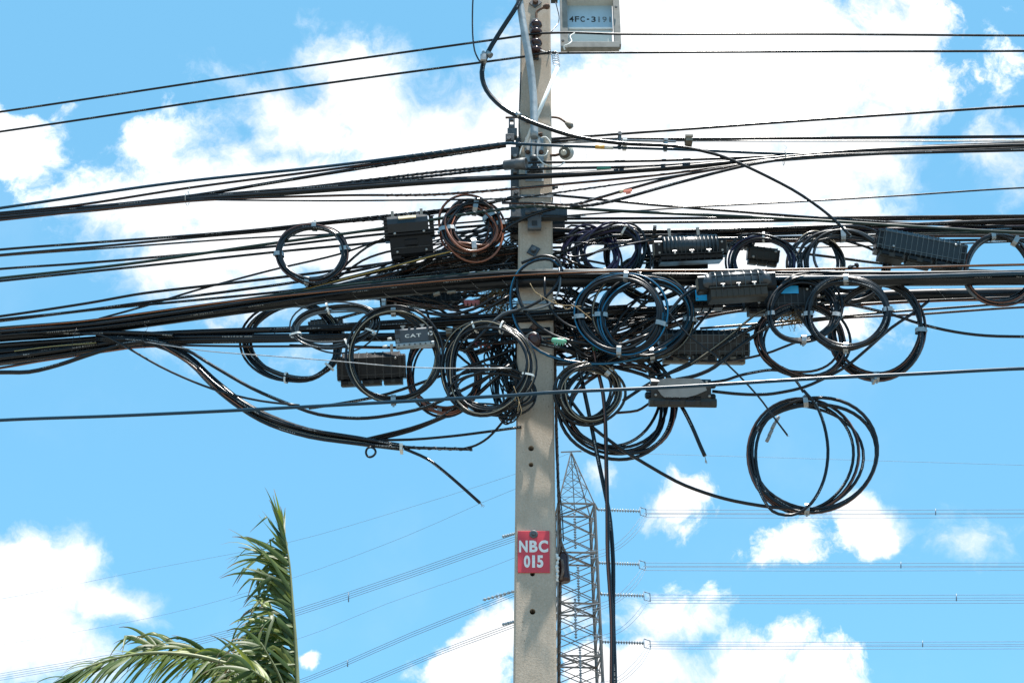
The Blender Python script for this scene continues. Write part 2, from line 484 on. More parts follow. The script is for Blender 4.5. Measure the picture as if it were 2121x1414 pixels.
def concrete():
    m, t, b = new_mat('weathered_concrete')
    tc = N(t, 'ShaderNodeTexCoord')
    P = tc.outputs['Object']
    big = noise(t, P, 3.0, 6, 0.6)
    mp = N(t, 'ShaderNodeMapping'); mp.inputs['Scale'].default_value = (30, 30, 1.6); link(t, P, mp.inputs[0])
    streak = noise(t, mp.outputs[0], 1.0, 5, 0.6)
    grit = noise(t, P, 110.0, 5, 0.75)
    mx = N(t, 'ShaderNodeMix', data_type='RGBA')
    mx.inputs[6].default_value = (0.37, 0.300, 0.230, 1); mx.inputs[7].default_value = (0.54, 0.445, 0.355, 1)
    v = mathn(t, 'ADD', mathn(t, 'MULTIPLY', big, 0.45), mathn(t, 'ADD', mathn(t, 'MULTIPLY', streak, 0.14), mathn(t, 'MULTIPLY', grit, 0.41)))
    link(t, smooth(t, v, 0.36, 0.66), mx.inputs[0])
    vo = N(t, 'ShaderNodeTexVoronoi'); vo.inputs['Scale'].default_value = 55.0; link(t, P, vo.inputs['Vector'])
    spk = mathn(t, 'MULTIPLY', mathn(t, 'LESS_THAN', vo.outputs['Distance'], 0.13), mathn(t, 'GREATER_THAN', noise(t, P, 9.0, 2, 0.5), 0.52))
    m2 = N(t, 'ShaderNodeMix', data_type='RGBA'); m2.inputs[7].default_value = (0.50, 0.47, 0.42, 1)
    link(t, mathn(t, 'MULTIPLY', spk, 0.6), m2.inputs[0]); link(t, mx.outputs[2], m2.inputs[6])
    vd = N(t, 'ShaderNodeTexVoronoi'); vd.inputs['Scale'].default_value = 34.0; link(t, P, vd.inputs['Vector'])
    pit = mathn(t, 'MULTIPLY', mathn(t, 'LESS_THAN', vd.outputs['Distance'], 0.11), mathn(t, 'GREATER_THAN', noise(t, P, 5.0, 2, 0.5), 0.55))
    m3 = N(t, 'ShaderNodeMix', data_type='RGBA'); m3.inputs[7].default_value = (0.12, 0.10, 0.085, 1)
    link(t, mathn(t, 'MULTIPLY', pit, 0.7), m3.inputs[0]); link(t, m2.outputs[2], m3.inputs[6])
    # rusty and pale runs down the face
    mp2 = N(t, 'ShaderNodeMapping'); mp2.inputs['Scale'].default_value = (22, 22, 0.55); link(t, P, mp2.inputs[0])
    run = smooth(t, noise(t, mp2.outputs[0], 1.0, 4, 0.6), 0.60, 0.74)
    m4 = N(t, 'ShaderNodeMix', data_type='RGBA'); m4.inputs[7].default_value = (0.20, 0.145, 0.10, 1)
    link(t, mathn(t, 'MULTIPLY', run, 0.22), m4.inputs[0]); link(t, m3.outputs[2], m4.inputs[6])
    lime = smooth(t, noise(t, P, 7.0, 7, 0.7), 0.66, 0.78)
    m5 = N(t, 'ShaderNodeMix', data_type='RGBA'); m5.inputs[7].default_value = (0.55, 0.52, 0.47, 1)
    link(t, mathn(t, 'MULTIPLY', lime, 0.5), m5.inputs[0]); link(t, m4.outputs[2], m5.inputs[6])
    link(t, m5.outputs[2], b.inputs['Base Color'])
    b.inputs['Roughness'].default_value = 0.9
    b.inputs['Specular IOR Level'].default_value = 0.2
    bp = N(t, 'ShaderNodeBump'); bp.inputs['Strength'].default_value = 0.55; bp.inputs['Distance'].default_value = 0.003
    link(t, mathn(t, 'SUBTRACT', mathn(t, 'ADD', grit, mathn(t, 'MULTIPLY', big, 0.5)), mathn(t, 'MULTIPLY', pit, 0.6)), bp.inputs['Height'])
    link(t, bp.outputs[0], b.inputs['Normal'])
    return m
CONC = concrete()

def leaf_mat(name, a, bcol, tip):
    m, t, b = new_mat(name)
    uv = N(t, 'ShaderNodeUVMap'); sp = N(t, 'ShaderNodeSeparateXYZ'); link(t, uv.outputs[0], sp.inputs[0])
    tc = N(t, 'ShaderNodeTexCoord'); oi = N(t, 'ShaderNodeObjectInfo')
    nz = noise(t, tc.outputs['Object'], 9.0, 5, 0.6)
    mx = N(t, 'ShaderNodeMix', data_type='RGBA'); mx.inputs[6].default_value = (*a, 1); mx.inputs[7].default_value = (*bcol, 1)
    link(t, smooth(t, mathn(t, 'MULTIPLY_ADD', oi.outputs['Random'], 0.6, mathn(t, 'MULTIPLY', nz, 0.5)), 0.2, 0.85), mx.inputs[0])
    # fine lengthwise veins
    cv = N(t, 'ShaderNodeCombineXYZ'); link(t, mathn(t, 'MULTIPLY', sp.outputs[0], 40.0), cv.inputs[0]); link(t, mathn(t, 'MULTIPLY', sp.outputs[1], 1.5), cv.inputs[1])
    vn = noise(t, cv.outputs[0], 1.0, 3, 0.6)
    mt = N(t, 'ShaderNodeMix', data_type='RGBA'); mt.inputs[7].default_value = (*tip, 1); link(t, mx.outputs[2], mt.inputs[6])
    link(t, smooth(t, mathn(t, 'ADD', sp.outputs[1], mathn(t, 'MULTIPLY_ADD', nz, 0.3, -0.15)), 0.78, 0.96), mt.inputs[0])
    link(t, mt.outputs[2], b.inputs['Base Color'])
    b.inputs['Roughness'].default_value = 0.42
    b.inputs['Specular IOR Level'].default_value = 0.4
    bp = N(t, 'ShaderNodeBump'); bp.inputs['Strength'].default_value = 0.25; bp.inputs['Distance'].default_value = 0.002
    link(t, vn, bp.inputs['Height']); link(t, bp.outputs[0], b.inputs['Normal'])
    tr = N(t, 'ShaderNodeBsdfTranslucent')
    hv = N(t, 'ShaderNodeHueSaturation'); hv.inputs['Value'].default_value = 1.9; hv.inputs['Saturation'].default_value = 1.15; hv.inputs['Hue'].default_value = 0.485
    link(t, mt.outputs[2], hv.inputs['Color']); link(t, hv.outputs[0], tr.inputs['Color'])
    ms = N(t, 'ShaderNodeMixShader'); ms.inputs[0].default_value = 0.32
    link(t, b.outputs[0], ms.inputs[1]); link(t, tr.outputs[0], ms.inputs[2])
    link(t, ms.outputs[0], t.nodes['Material Output'].inputs['Surface'])
    return m
LEAF = leaf_mat('palm_leaflet', (0.038, 0.070, 0.016), (0.105, 0.145, 0.038), (0.17, 0.12, 0.08))
LEAFY = leaf_mat('yellowing_leaflet', (0.16, 0.21, 0.045), (0.22, 0.24, 0.06), (0.30, 0.18, 0.06))
RACHIS = mat('palm_midrib', (0.22, 0.24, 0.11), 0.5, scale=12, var=0.3)
BARK = mat('palm_bark', (0.20, 0.17, 0.14), 0.9, scale=14, var=0.5, bump=0.6)

# ------------------------------------------------------------------ ground
def ground():
    m, t, b = new_mat('verge')
    tc = N(t, 'ShaderNodeTexCoord')
    nz = noise(t, tc.outputs['Object'], 0.6, 10, 0.65)
    mx = N(t, 'ShaderNodeMix', data_type='RGBA'); mx.inputs[6].default_value = (0.055, 0.065, 0.038, 1); mx.inputs[7].default_value = (0.20, 0.186, 0.162, 1)
    link(t, smooth(t, nz, 0.36, 0.54), mx.inputs[0]); link(t, mx.outputs[2], b.inputs['Base Color']); b.inputs['Roughness'].default_value = 0.95
    mb = MB(); R = 3000.0
    n = 24; vs = []; fs = []
    for j in range(n + 1):
        for i in range(n + 1):
            vs.append((-R + 2 * R * i / n, -R + 2 * R * j / n, 0))
    for j in range(n):
        for i in range(n):
            a = j * (n + 1) + i; fs.append((a, a + 1, a + n + 2, a + n + 1))
    mb.add(vs, fs)
    o = mb.build('ground', m); o['kind'] = 'structure'; o['label'] = 'grassy roadside ground below the pole'
ground()

def text_mesh(txt, w, h, depth=0.002, bold=0.0, spacing=1.0):
    """lettering as a mesh in the xz plane facing -y, centred, w by h"""
    cu = bpy.data.curves.new('lettering', 'FONT'); cu.body = txt; cu.extrude = 0.02; cu.offset = bold; cu.space_character = spacing
    cu.resolution_u = 4
    ob = bpy.data.objects.new('lettering', cu); COL.objects.link(ob)
    dg = bpy.context.evaluated_depsgraph_get()
    me = bpy.data.meshes.new_from_object(ob.evaluated_get(dg))
    bpy.data.objects.remove(ob); bpy.data.curves.remove(cu)
    xs = [v.co.x for v in me.vertices]; ys = [v.co.y for v in me.vertices]
    cx, cy = (min(xs) + max(xs)) / 2, (min(ys) + max(ys)) / 2
    sx, sy = w / (max(xs) - min(xs)), h / (max(ys) - min(ys))
    for v in me.vertices:
        x, y, z = v.co
        v.co = ((x - cx) * sx, -z / 0.02 * depth, (y - cy) * sy)
    me.update()
    return me

# ------------------------------------------------------------------ the pole
_a, _b = atY(1063, 1400, -0.1), atY(1153.5, 1400, -0.1)
_c, _d = atY(1079, 0, -0.085), atY(1140, 0, -0.085)
def pole_edges(z):
    k = (z - _a.z) / (_c.z - _a.z)
    return _a.x + (_c.x - _a.x) * k, _b.x + (_d.x - _b.x) * k
def pole_half(z):
    l, r = pole_edges(z); return (r - l) / 2
def pole_front(px, py, out=0.0):
    """the point on the pole's front face at a pixel, moved out towards us"""
    Y = -0.09
    for _ in range(4):
        p = atY(px, py, Y - out); Y = -pole_half(p.z)
    return atY(px, py, Y - out)

def hole_cutter(p, r, depth):
    mb = MB(); mb.lathe([(r, -depth), (r, 0.05)], p, Vector((0, -1, 0)), 14, sm=False)
    return mb

pole = empty('concrete_pole', (POLE_X, 0, 0), 'tall tapered grey concrete utility pole carrying all the cables', 'utility pole')
mb = MB()
rings = []
zs = [-0.3, 2, 3, 4, 5, 6, 7, 8, 9, 10.2]
prof_n = 8; vs = []
for z in zs:
    l, r = pole_edges(z); c = (l + r) / 2; h = (r - l) / 2; ch = 0.10 * h
    for (x, y) in ((-h + ch, -h), (h - ch, -h), (h, -h + ch), (h, h - ch), (h - ch, h), (-h + ch, h), (-h, h - ch), (-h, -h + ch)):
        vs.append((c + x, y, z))
fs = []
for i in range(len(zs) - 1):
    for k in range(8):
        k2 = (k + 1) % 8
        fs.append((i * 8 + k, i * 8 + k2, (i + 1) * 8 + k2, (i + 1) * 8 + k))
fs.append(tuple(reversed(range(8)))); fs.append(tuple((len(zs) - 1) * 8 + k for k in range(8)))
mb.add(vs, fs)
shaft = mb.build('shaft', CONC, pole)
cut = MB()
for (px, py, r) in ((1103, 827, 5), (1100, 928, 6), (1100, 962, 5), (1103, 1188, 5), (1103, 1266, 6), (1106, 205, 4)):
    p = pole_front(px, py); cut.lathe([(r * scale_at(p), -0.09), (r * scale_at(p) * 1.05, 0.03)], p, Vector((0, -1, 0)), 14, sm=False)
cutter = link_mesh('hole_cutter', cut.mesh('hole_cutter', wloc(pole)), CONC, pole)
bo = shaft.modifiers.new('holes', 'BOOLEAN'); bo.object = cutter; bo.operation = 'DIFFERENCE'; bo.solver = 'EXACT'
bpy.context.view_layer.update()
dg = bpy.context.evaluated_depsgraph_get()
me2 = bpy.data.meshes.new_from_object(shaft.evaluated_get(dg))
shaft.modifiers.clear(); shaft.data = me2
bpy.data.objects.remove(cutter)

def bolt(mb, p, r, h, axis=Vector((0, -1, 0))):
    mb.lathe([(r, 0), (r, h * 0.8), (r * 0.8, h)], p, axis, 6, sm=False)

def plate_bolt(px, py, half, ang, name, m, mbolt, label, thick=0.008):
    p = pole_front(px, py, 0.001); s = scale_at(p)
    root = empty(name, p, label, 'washer plate')
    R = Matrix.Rotation(math.radians(ang), 3, 'Y')
    MB().box(p + Vector((0, -thick / 2, 0)), (2 * half * s, thick, 2 * half * s / 0.9), R).build('plate', m, root)
    b = MB(); bolt(b, p + Vector((0, -thick, 0)), 6 * s, 0.02); b.build('bolt', mbolt, root)
plate_bolt(1105, 520, 10, 30, 'square_washer', DSTEEL, STEEL, 'dark square washer set diagonally on the pole below the crossarm')
plate_bolt(1107, 682, 10, 40, 'square_washer', RUST, RUST, 'rusty brown square washer with bolt above the spool insulator')
plate_bolt(1109, 7, 9, 45, 'square_washer', STEEL, RUST, 'diamond washer at the very top of the pole')

# stainless band round the pole
def band(py, label, m=CLIP, w=6):
    p = pole_front(1107, py); s = scale_at(p); l, r = pole_edges(p.z); h = (r - l) / 2 + 0.003; c = (l + r) / 2
    mb = MB()
    for (cx, cy, sx, sy) in ((c, -h, 2 * h + .004, .004), (c, h, 2 * h + .004, .004), (c - h, 0, .004, 2 * h - .005), (c + h, 0, .004, 2 * h - .005)):
        mb.box((cx, cy, p.z), (sx, sy, w * s / .88))
    return tag(mb.thing('steel_band', m), label, 'steel band')
band(627, 'shiny stainless band round the pole below the trunk cable')
band(407, 'thin steel band round the pole above the crossarm')

# NBC 015 sign
sp = pole_front(1105.5, 1142, 0.004); s = scale_at(sp)
SZ = 1 / 0.90
sign = empty('pole_sign', sp, 'red number plate reading NBC 015 bolted to the pole', 'sign')
SIGNRED = mat('red_enamel', (0.60, 0.045, 0.060), 0.4, scale=14, var=0.10)
MB().bevel_box((0, 0, 0), (66 * s, 0.006, 82 * s * SZ), 0.002).build('plate', SIGNRED, sign, local=True)
for txt, dx, dz, w, h in (('N', -21.5, 10, 18, 23), ('B', -0.5, 10, 17, 23), ('C', 20, 10, 20, 24), ('0', -14, -19.5, 13, 24), ('1', -0.5, -19.5, 6, 24), ('5', 13, -19.5, 13, 24)):
    o = link_mesh('letter', text_mesh(txt, w * s, h * s * SZ, 0.001, 0.04), WHITE, sign); o.location = (dx * s, -0.0042, dz * s * SZ)
b = MB(); b.lathe([(9 * s, 0), (9 * s, .003), (7 * s, .005)], (0, -0.003, 34 * s * SZ), Vector((0, -1, 0)), 18); bolt(b, Vector((0, -0.008, 34 * s * SZ)), 4.5 * s, 0.012)
b.build('bolt', STEEL, sign, local=True)

# ------------------------------------------------------------------ cables
CABLES = []
def path_px(pts, off):
    P = []
    for q in pts:
        o = q[2] if len(q) > 2 else off
        P.append(at(q[0], q[1], o))
    return P

def extend(P, pts, far=9.0):
    P = list(P)
    if pts[0][0] <= 0:
        d = (P[0] - P[1]).normalized(); d.z *= 0.6
        P = [P[0] + d * far, P[0] + d * far * 0.4] + P
    if pts[-1][0] >= 2121:
        d = (P[-1] - P[-2]).normalized(); d.z *= 0.6
        P = P + [P[-1] + d * far * 0.4, P[-1] + d * far]
    return P

def helix(path, a, b, R, pitch, r, strands=1, phase=0.0):
    """a wire wound round a path between two fractions of its length"""
    mb = MB()
    L = [0.0]
    for i in range(1, len(path)): L.append(L[-1] + (path[i] - path[i - 1]).length)
    tot = L[-1]; s0, s1 = a * tot, b * tot
    n = max(6, int((s1 - s0) / pitch * 7))
    n = min(n, 520)
    def pos(s):
        lo = 0
        for i in range(1, len(L)):
            if L[i] >= s:
                k = (s - L[i - 1]) / max(L[i] - L[i - 1], 1e-9)
                return path[i - 1].lerp(path[i], k), (path[i] - path[i - 1]).normalized()
        return path[-1], (path[-1] - path[-2]).normalized()
    for st in range(strands):
        pts = []
        for j in range(n + 1):
            s = s0 + (s1 - s0) * j / n
            p, t = pos(s)
            e1 = Vector((0, -1, 0)); e1 = (e1 - t * e1.dot(t)).normalized(); e2 = t.cross(e1)
            an = phase + 2 * math.pi * (s - s0) / pitch + st * 0.5
            pts.append(p + (e1 * math.cos(an) + e2 * math.sin(an)) * R)
        mb.tube(pts, r, 4, caps=False)
    return mb

def cable(m, r, off, pts, label, group=None, lash=None, wrap=None, name='cable', cat='cable', sides=8, jit=0.0, taper=None):
    P = path_px(pts, off)
    mid = P[len(P) // 2]; R = r * 1.13 * scale_at(mid)
    Q = extend(P, pts)
    path = spline(Q, 0.07); seen = spline(P, 0.05)
    if jit:
        ph = rnd.uniform(0, 6); ph2 = rnd.uniform(0, 6); acc = 0
        for i in range(1, len(path) - 1):
            acc += (path[i] - path[i - 1]).length
            path[i] = path[i] + Vector((0, math.sin(acc * 3.1 + ph), math.sin(acc * 2.3 + ph2))) * jit
    RR = R if not taper else [R * (taper[0] + (taper[1] - taper[0]) * min(1, max(0, (i / len(path) - .35) / .4))) for i in range(len(path))]
    mb = MB().tube(path, RR, sides, start=rnd.uniform(-0.7, 0.7), twist=rnd.uniform(-0.05, 0.05), v0=rnd.uniform(0, 9))
    o = mb.thing(name, m, P[0])
    tag(o, label, cat, group)
    if lash:
        for (a, b, pitch) in (lash if isinstance(lash, list) else [lash]):
            helix(seen, a, b, R * 1.06, pitch, 0.0010, 1, rnd.uniform(0, 6)).build('lashing_wire', TWINE, o)
    if wrap:
        a, b = wrap
        w = helix(seen, a, b, R * 1.05, 0.055, 0.0020, 2, 0)
        w.build('spiral_grip', GRIP, o)
    return o

ORD = ['first', 'second', 'third', 'fourth', 'fifth', 'sixth', 'seventh', 'eighth', 'ninth', 'tenth', 'eleventh', 'twelfth', 'thirteenth', 'fourteenth', 'fifteenth', 'sixteenth', 'seventeenth', 'eighteenth', 'nineteenth', 'twentieth']
def bundle(mats, r, off, pts, label, group, n, name='cable', tw=1.2):
    """n cables running together; each pt is (x, y, spread)"""
    runs = []
    for i in range(n):
        a0 = 2 * math.pi * i / n + rnd.uniform(-.5, .5); k = rnd.uniform(0.45, 1.0)
        q = []
        for j, (x, y, sp) in enumerate(pts):
            a = a0 + tw * j / max(1, len(pts) - 1) * rnd.uniform(.6, 1.1)
            q.append((x, y + math.sin(a) * sp * k, off + math.cos(a) * sp * k * 0.0027))
        runs.append(q)
    runs.sort(key=lambda q: q[0][1])
    for i, q in enumerate(runs):
        cable(rnd.choice(mats), r * rnd.uniform(.85, 1.12), off, q, label.replace('NTH', ORD[i]), group, name=name)

# --- the two bare-looking supply wires on the spool insulators
cable(BLK, 2.2, -.16, [(0, 232), (540, 151), (1070, 76), (1112, 70), (1180, 68), (1283, 71), (1700, 71), (2121, 74)], 'topmost thin black supply wire tied to the upper brown spool insulator')
cable(BLK, 2.2, -.16, [(0, 273), (560, 189), (1090, 117), (1112, 112), (1180, 110), (1700, 107), (2121, 106)], 'second supply wire from the top, tied to the lower brown spool insulator')
cable(BLK, 1.5, -.30, [(984, -60), (979, 10), (979, 70), (983, 105), (992, 125), (1000, 132)], 'thin wire hanging from above to the clamp on the curved black cable')
# --- the thick cable that swings in from the top
cable(BLK, 4.7, -.26, [(1110, -70, -.2), (1072, 10), (1040, 60), (1010, 110), (998, 150), (1008, 188), (1040, 222), (1080, 244), (1130, 264), (1200, 285), (1290, 297), (1400, 303), (1480, 319), (1540, 342), (1640, 392), (1700, 432), (1735, 462), (1762, 490)], 'thick black cable swinging in a wide curve beside the pole top', taper=(1, .55))
# --- upper bundle, left
G1 = 'upper cable run left of the pole'
cable(BLU, 2.9, -.22, [(0, 431), (350, 380), (700, 342), (1048, 297), (1075, 298), (1140, 301), (1225, 304), (1400, 309), (1650, 319), (1800, 314), (2121, 302)], 'blue-black cable highest of the upper left run, wound with wire at the pole', wrap=(.42, .52))
cable(BRN, 2.4, -.21, [(0, 441), (160, 425), (400, 388), (700, 349), (1048, 300)], 'brown striped cable ending at the grey clamp box, below the blue one')
cable(BLK, 3.2, -.20, [(0, 449), (380, 408), (560, 379), (700, 356), (900, 325), (1048, 302)], 'black cable that leaves the tied upper left bundle for the grey clamp box', wrap=(.75, .99))
bundle([BLK, BLK2], 3.6, -.20, [(0, 446, 7), (200, 430, 7), (386, 411, 5), (600, 395, 9), (900, 374, 7), (1075, 366, 4), (1200, 360, 4), (1400, 346, 4), (1600, 329, 6), (1800, 314, 9), (2121, 302, 10)], 'black cable of the tied upper bundle, NTH from top at the left edge', 'upper thick bundle', 5)
cable(BLK2, 2.6, -.19, [(0, 452), (386, 415), (600, 392), (900, 357), (1045, 343), (1100, 337), (1180, 336), (1350, 333), (1500, 328), (1640, 322), (2121, 305)], 'wire-wrapped black cable entering the grey cylinder, upper of two', wrap=(.36, .52))
cable(BLK2, 2.6, -.19, [(0, 454), (386, 417), (600, 394), (900, 364), (1045, 348), (1100, 350), (1200, 348), (1300, 346), (1450, 338), (1640, 324), (2121, 309)], 'wire-wrapped black cable with the green tag beside the white insulator', wrap=(.36, .54))
cable(BRN, 2.4, -.22, [(0, 456), (386, 417), (700, 405), (900, 403), (1075, 390), (1160, 382), (1350, 364), (1500, 345), (1640, 327), (2121, 308)], 'brown striped cable rising gently past the pole under the thick upper bundle', wrap=(.40, .53))
cable(BLK, 1.7, -.22, [(386, 413), (520, 415), (700, 416), (900, 414), (1060, 411), (1140, 401), (1200, 393), (1350, 372), (1500, 348), (1620, 330)], 'thin straight black cable crossing the pole just above the crossarm', wrap=(.50, .72))
cable(BRN, 2.6, -.23, [(1040, 420), (1120, 421), (1185, 424), (1240, 410), (1295, 394), (1400, 366), (1560, 338), (1700, 322), (2121, 307)], 'brown striped cable carrying the orange flag', wrap=(.06, .19))
cable(BLK, 2.9, -.23, [(1180, 428), (1230, 424), (1290, 411), (1400, 380), (1560, 340), (1700, 323), (2121, 311)], 'black wire-wrapped cable climbing right from the crossarm end', wrap=(0, .1))
# --- upper right singles
cable(BLK, 2.6, -.2, [(1142, 288), (1290, 277), (1500, 262), (1650, 251), (1900, 234), (2121, 220)], 'single black cable climbing to the right above the steel strand')
cable(BRN, 2.9, -.17, [(1142, 294), (1200, 290), (1300, 288), (1430, 288), (1700, 286), (2121, 283)], 'straight brown-black cable running level above a thin steel strand')
cable(TWINE, 1.5, -.15, [(1155, 297), (1300, 292), (1430, 292), (1700, 292), (2121, 292)], 'thin grey steel strand running level to the right', cat='steel strand')
cable(TWINE, 2.4, -.17, [(1170, 292), (1240, 291), (1320, 291), (1400, 293)], 'pale twisted grip sleeve on the steel strand', cat='wire grip')
cable(BLK, 2.5, .12, [(1120, 402), (1200, 409), (1350, 424), (1500, 436), (1650, 448), (1850, 461), (2000, 467), (2121, 471)], 'black cable sloping down right, crossing the thin rising one')
cable(GRN, 3.0, -.21, [(0, 576), (150, 560), (300, 542), (550, 506), (800, 472), (950, 446), (1060, 431), (1110, 427), (1180, 431), (1300, 438), (1500, 447), (1700, 457), (1900, 470), (2121, 482)], 'dark green cable running in front of coil, closure and pole from edge to edge', wrap=(.47, .56))
cable(BLK, 1.7, .10, [(1120, 452), (1200, 445), (1300, 438), (1450, 428), (1650, 418), (1870, 405), (2121, 389)], 'thin black cable climbing alone to the right above the dense level run')
cable(BLK2, 2.0, -.2, [(1125, 446), (1160, 447), (1203, 448)], 'short cut cable stub ending right of the crossarm')
cable(BLK, 3.0, -.19, [(1040, 480), (1060, 466), (1100, 446), (1140, 434), (1150, 432)], 'black cable bending up across the clamp on the crossarm')
cable(BRN, 2.6, .14, [(1150, 453), (1400, 452), (1650, 451), (2121, 447)], 'level brown-black cable, first below the crossarm to the right')
cable(BLK, 2.8, .16, [(1150, 462), (1400, 460), (1650, 457), (2121, 451)], 'level black cable, second below the crossarm to the right')
cable(BLK, 2.6, .18, [(1760, 490), (1860, 470), (1990, 458), (2121, 449)], 'black cable rising from the shiny coil to the right edge')
for i in range(9):
    y0 = 470 + i * 3.6; y1 = 455 + i * 5.0 + rnd.uniform(-1.5, 1.5)
    cable([BLK, BRN, BLK2, PUR, BLK, GRN][i % 6], 2.7 + rnd.uniform(-.5, .6), .10 + .03 * rnd.random() * i, [(1080, y0 + rnd.uniform(-4, 4)), (1250, y0 + 6 + rnd.uniform(-6, 4)), (1450, y0 + 3 + rnd.uniform(-5, 5)), (1700, y0 + rnd.uniform(-4, 4)), (1900, (y0 + y1) / 2 + rnd.uniform(-3, 3)), (2121, y1)],
          'dark cable of the dense level run, %s from top at the right edge' % ORD[i], 'dense level run on the right')
cable(ORG, 2.6, .3, [(1850, 492), (1950, 488), (2121, 480)], 'short brown-orange cable visible behind the tilted gridded closure')
cable(BLK, 1.6, .25, [(1650, 513), (1820, 509), (2000, 504), (2121, 500)], 'thin black cable behind the shiny coil and the tilted closure')
cable(BLK, 2.6, .25, [(1640, 522), (1720, 532), (1830, 546), (1950, 556), (2080, 563)], 'black cable sloping down behind the shiny coil')
# --- middle left singles
cable(BLK, 2.5, -.13, [(0, 517), (200, 502), (350, 491), (520, 477), (650, 463), (760, 451), (860, 441), (930, 433), (1060, 412)], 'black cable holding the left round coil and the square closure', wrap=(.72, .9))
cable(BRN, 2.4, -.12, [(0, 528), (200, 511), (400, 492), (560, 478), (700, 461), (860, 447), (1000, 425), (1060, 408)], 'brown striped cable just below the one holding the left round coil', wrap=(.7, .85))
cable(BLK, 1.8, .02, [(0, 530), (250, 512), (500, 494), (700, 484), (860, 470), (1065, 452)], 'thin black cable passing behind the left round coil near its top')
cable(BLK, 2.5, .05, [(0, 557), (160, 546), (330, 532), (560, 511), (800, 484), (1065, 462)], 'black cable meeting the green one near the left edge')
cable(BLK, 2.5, .07, [(0, 582), (200, 561), (400, 540), (600, 519), (790, 501), (1065, 470)], 'lowest black cable of the loose middle left group')
cable(BRN, 2.6, -.10, [(0, 655), (180, 628), (300, 607), (480, 586), (640, 567), (800, 545), (1000, 520), (1070, 508)], 'brown striped cable rising to the pole above the left trunk')
cable(BLK, 2.0, -.09, [(205, 660), (300, 634), (400, 603), (560, 560), (700, 527), (795, 494)], 'thin black cable climbing steeply across others into the square closure')
cable(BLK, 2.7, -.11, [(0, 662), (150, 646), (300, 626), (500, 600), (620, 583), (760, 556), (900, 522), (1000, 500)], 'black cable parallel below the brown striped one on the left')
cable(BLK, 2.4, -.10, [(0, 665), (200, 641), (400, 622), (600, 602), (800, 577), (1065, 545)], 'black cable just above the left trunk cable')
# curves into the square closure
cable(BLK, 2.3, -.08, [(690, 580), (720, 545), (760, 512), (800, 495), (840, 488)], 'black cable curving up into the left side of the square closure, upper')
cable(BLK, 2.3, -.08, [(640, 605), (700, 575), (750, 540), (800, 522), (840, 516)], 'black cable curving up into the left side of the square closure, lower')
cable(YEL, 2.6, -.17, [(480, 640), (600, 607), (700, 580), (800, 555), (900, 528), (1000, 505)], 'cable with pale yellow stripe rising towards the pole')
for i in range(15):
    x0 = 300 + i * 14; y0 = 672 - i * 2.2
    yE = 512 + i * 4.6
    q = [(x0, y0 + rnd.uniform(-4, 4)), (x0 + 170, y0 - 30 + rnd.uniform(-5, 5)), (760, yE + 55 - i * 1.5 + rnd.uniform(-6, 6)), (920, yE + 22 + rnd.uniform(-5, 5)), (1085, yE)]
    cable([BLK, BLK, BRN, BLK2][i % 4], 2.5 + rnd.uniform(-.4, .6), -.05 + .02 * i, q, 'dark cable of the rising left fan, %s from top at the pole' % ORD[i], 'fan of cables left of the pole', wrap=(.72, .98) if i % 3 == 0 else None)
# --- trunks
cable(BLK2, 11.0, -.15, [(0, 697), (160, 685), (320, 664), (520, 636), (700, 614), (900, 596), (1060, 585), (1110, 583), (1200, 582), (1400, 580), (1650, 580), (1900, 580), (2121, 578)], 'thickest lashed trunk cable crossing the pole front at its middle', lash=[(.30, .52, .17), (.62, .72, .2)], cat='trunk cable', sides=12)
cable(ORG, 2.4, -.26, [(0, 681, -.2), (180, 664, -.23), (330, 644), (480, 624), (700, 602), (900, 583), (1000, 575), (1110, 568), (1300, 561), (1500, 560), (1700, 557), (1900, 553), (2121, 548)], 'black cable with orange underside running in front of the pole')
bundle([BLK, BLK2, GRN], 3.2, -.20, [(0, 688, 10), (200, 672, 10), (400, 645, 10), (700, 602, 10), (900, 581, 9), (1060, 568, 7), (1300, 566, 7), (1600, 568, 7), (1900, 570, 7), (2121, 567, 8)], 'black cable lying along the thickest trunk, NTH from top at the left edge', 'cables along the thick trunk', 6)
cable(BLU, 4.0, -.23, [(1480, 578), (1700, 575), (1900, 572), (2121, 566)], 'blue-black cable along the top of the right trunk cable')
bundle([BLK, BLK2], 3.4, -.10, [(1100, 566, 4), (1300, 572, 4), (1600, 573, 4), (1900, 574, 5), (2121, 574, 6)], 'black cable pressed behind the right trunk cable', 'cables behind the right trunk', 4)
cable(BLK2, 12.5, .16, [(940, 668), (1060, 668), (1150, 668), (1300, 655), (1450, 640), (1600, 627), (1750, 618), (1900, 612), (2121, 609)], 'lower thick lashed trunk cable right of the pole', lash=(.55, .9, .19), cat='trunk cable', sides=12)
cable(ORG, 3.2, .13, [(1150, 690), (1300, 672), (1450, 650), (1600, 640), (1750, 632), (1900, 624), (2121, 616)], 'brown-orange cable hugging the underside of the lower right trunk')
cable(BLK, 4.5, .14, [(1700, 622), (1900, 606), (1990, 607), (2060, 616), (2121, 622)], 'black cable sagging below the right trunk at the right edge')
bundle([BLK, BLK2, BRN], 3.6, .05, [(1060, 660, 8), (1200, 652, 8), (1330, 645, 8), (1500, 636, 6), (1700, 630, 6)], 'black cable in the group above the lower right trunk', 'cables above the lower right trunk', 5)
cable(BLK2, 6.0, -.12, [(0, 716), (160, 705), (330, 692), (500, 685), (640, 682), (800, 677), (960, 668), (1070, 662), (1150, 656)], 'medium black trunk crossing left of the pole above the lashed one', cat='trunk cable', sides=10)
bundle([BLK], 3.4, -.13, [(560, 684, 3), (760, 673, 5), (900, 665, 6), (1070, 655, 7), (1160, 648, 7), (1300, 640, 8)], 'black cable in the flat group crossing the pole under the steel band', 'flat group under the steel band', 4)
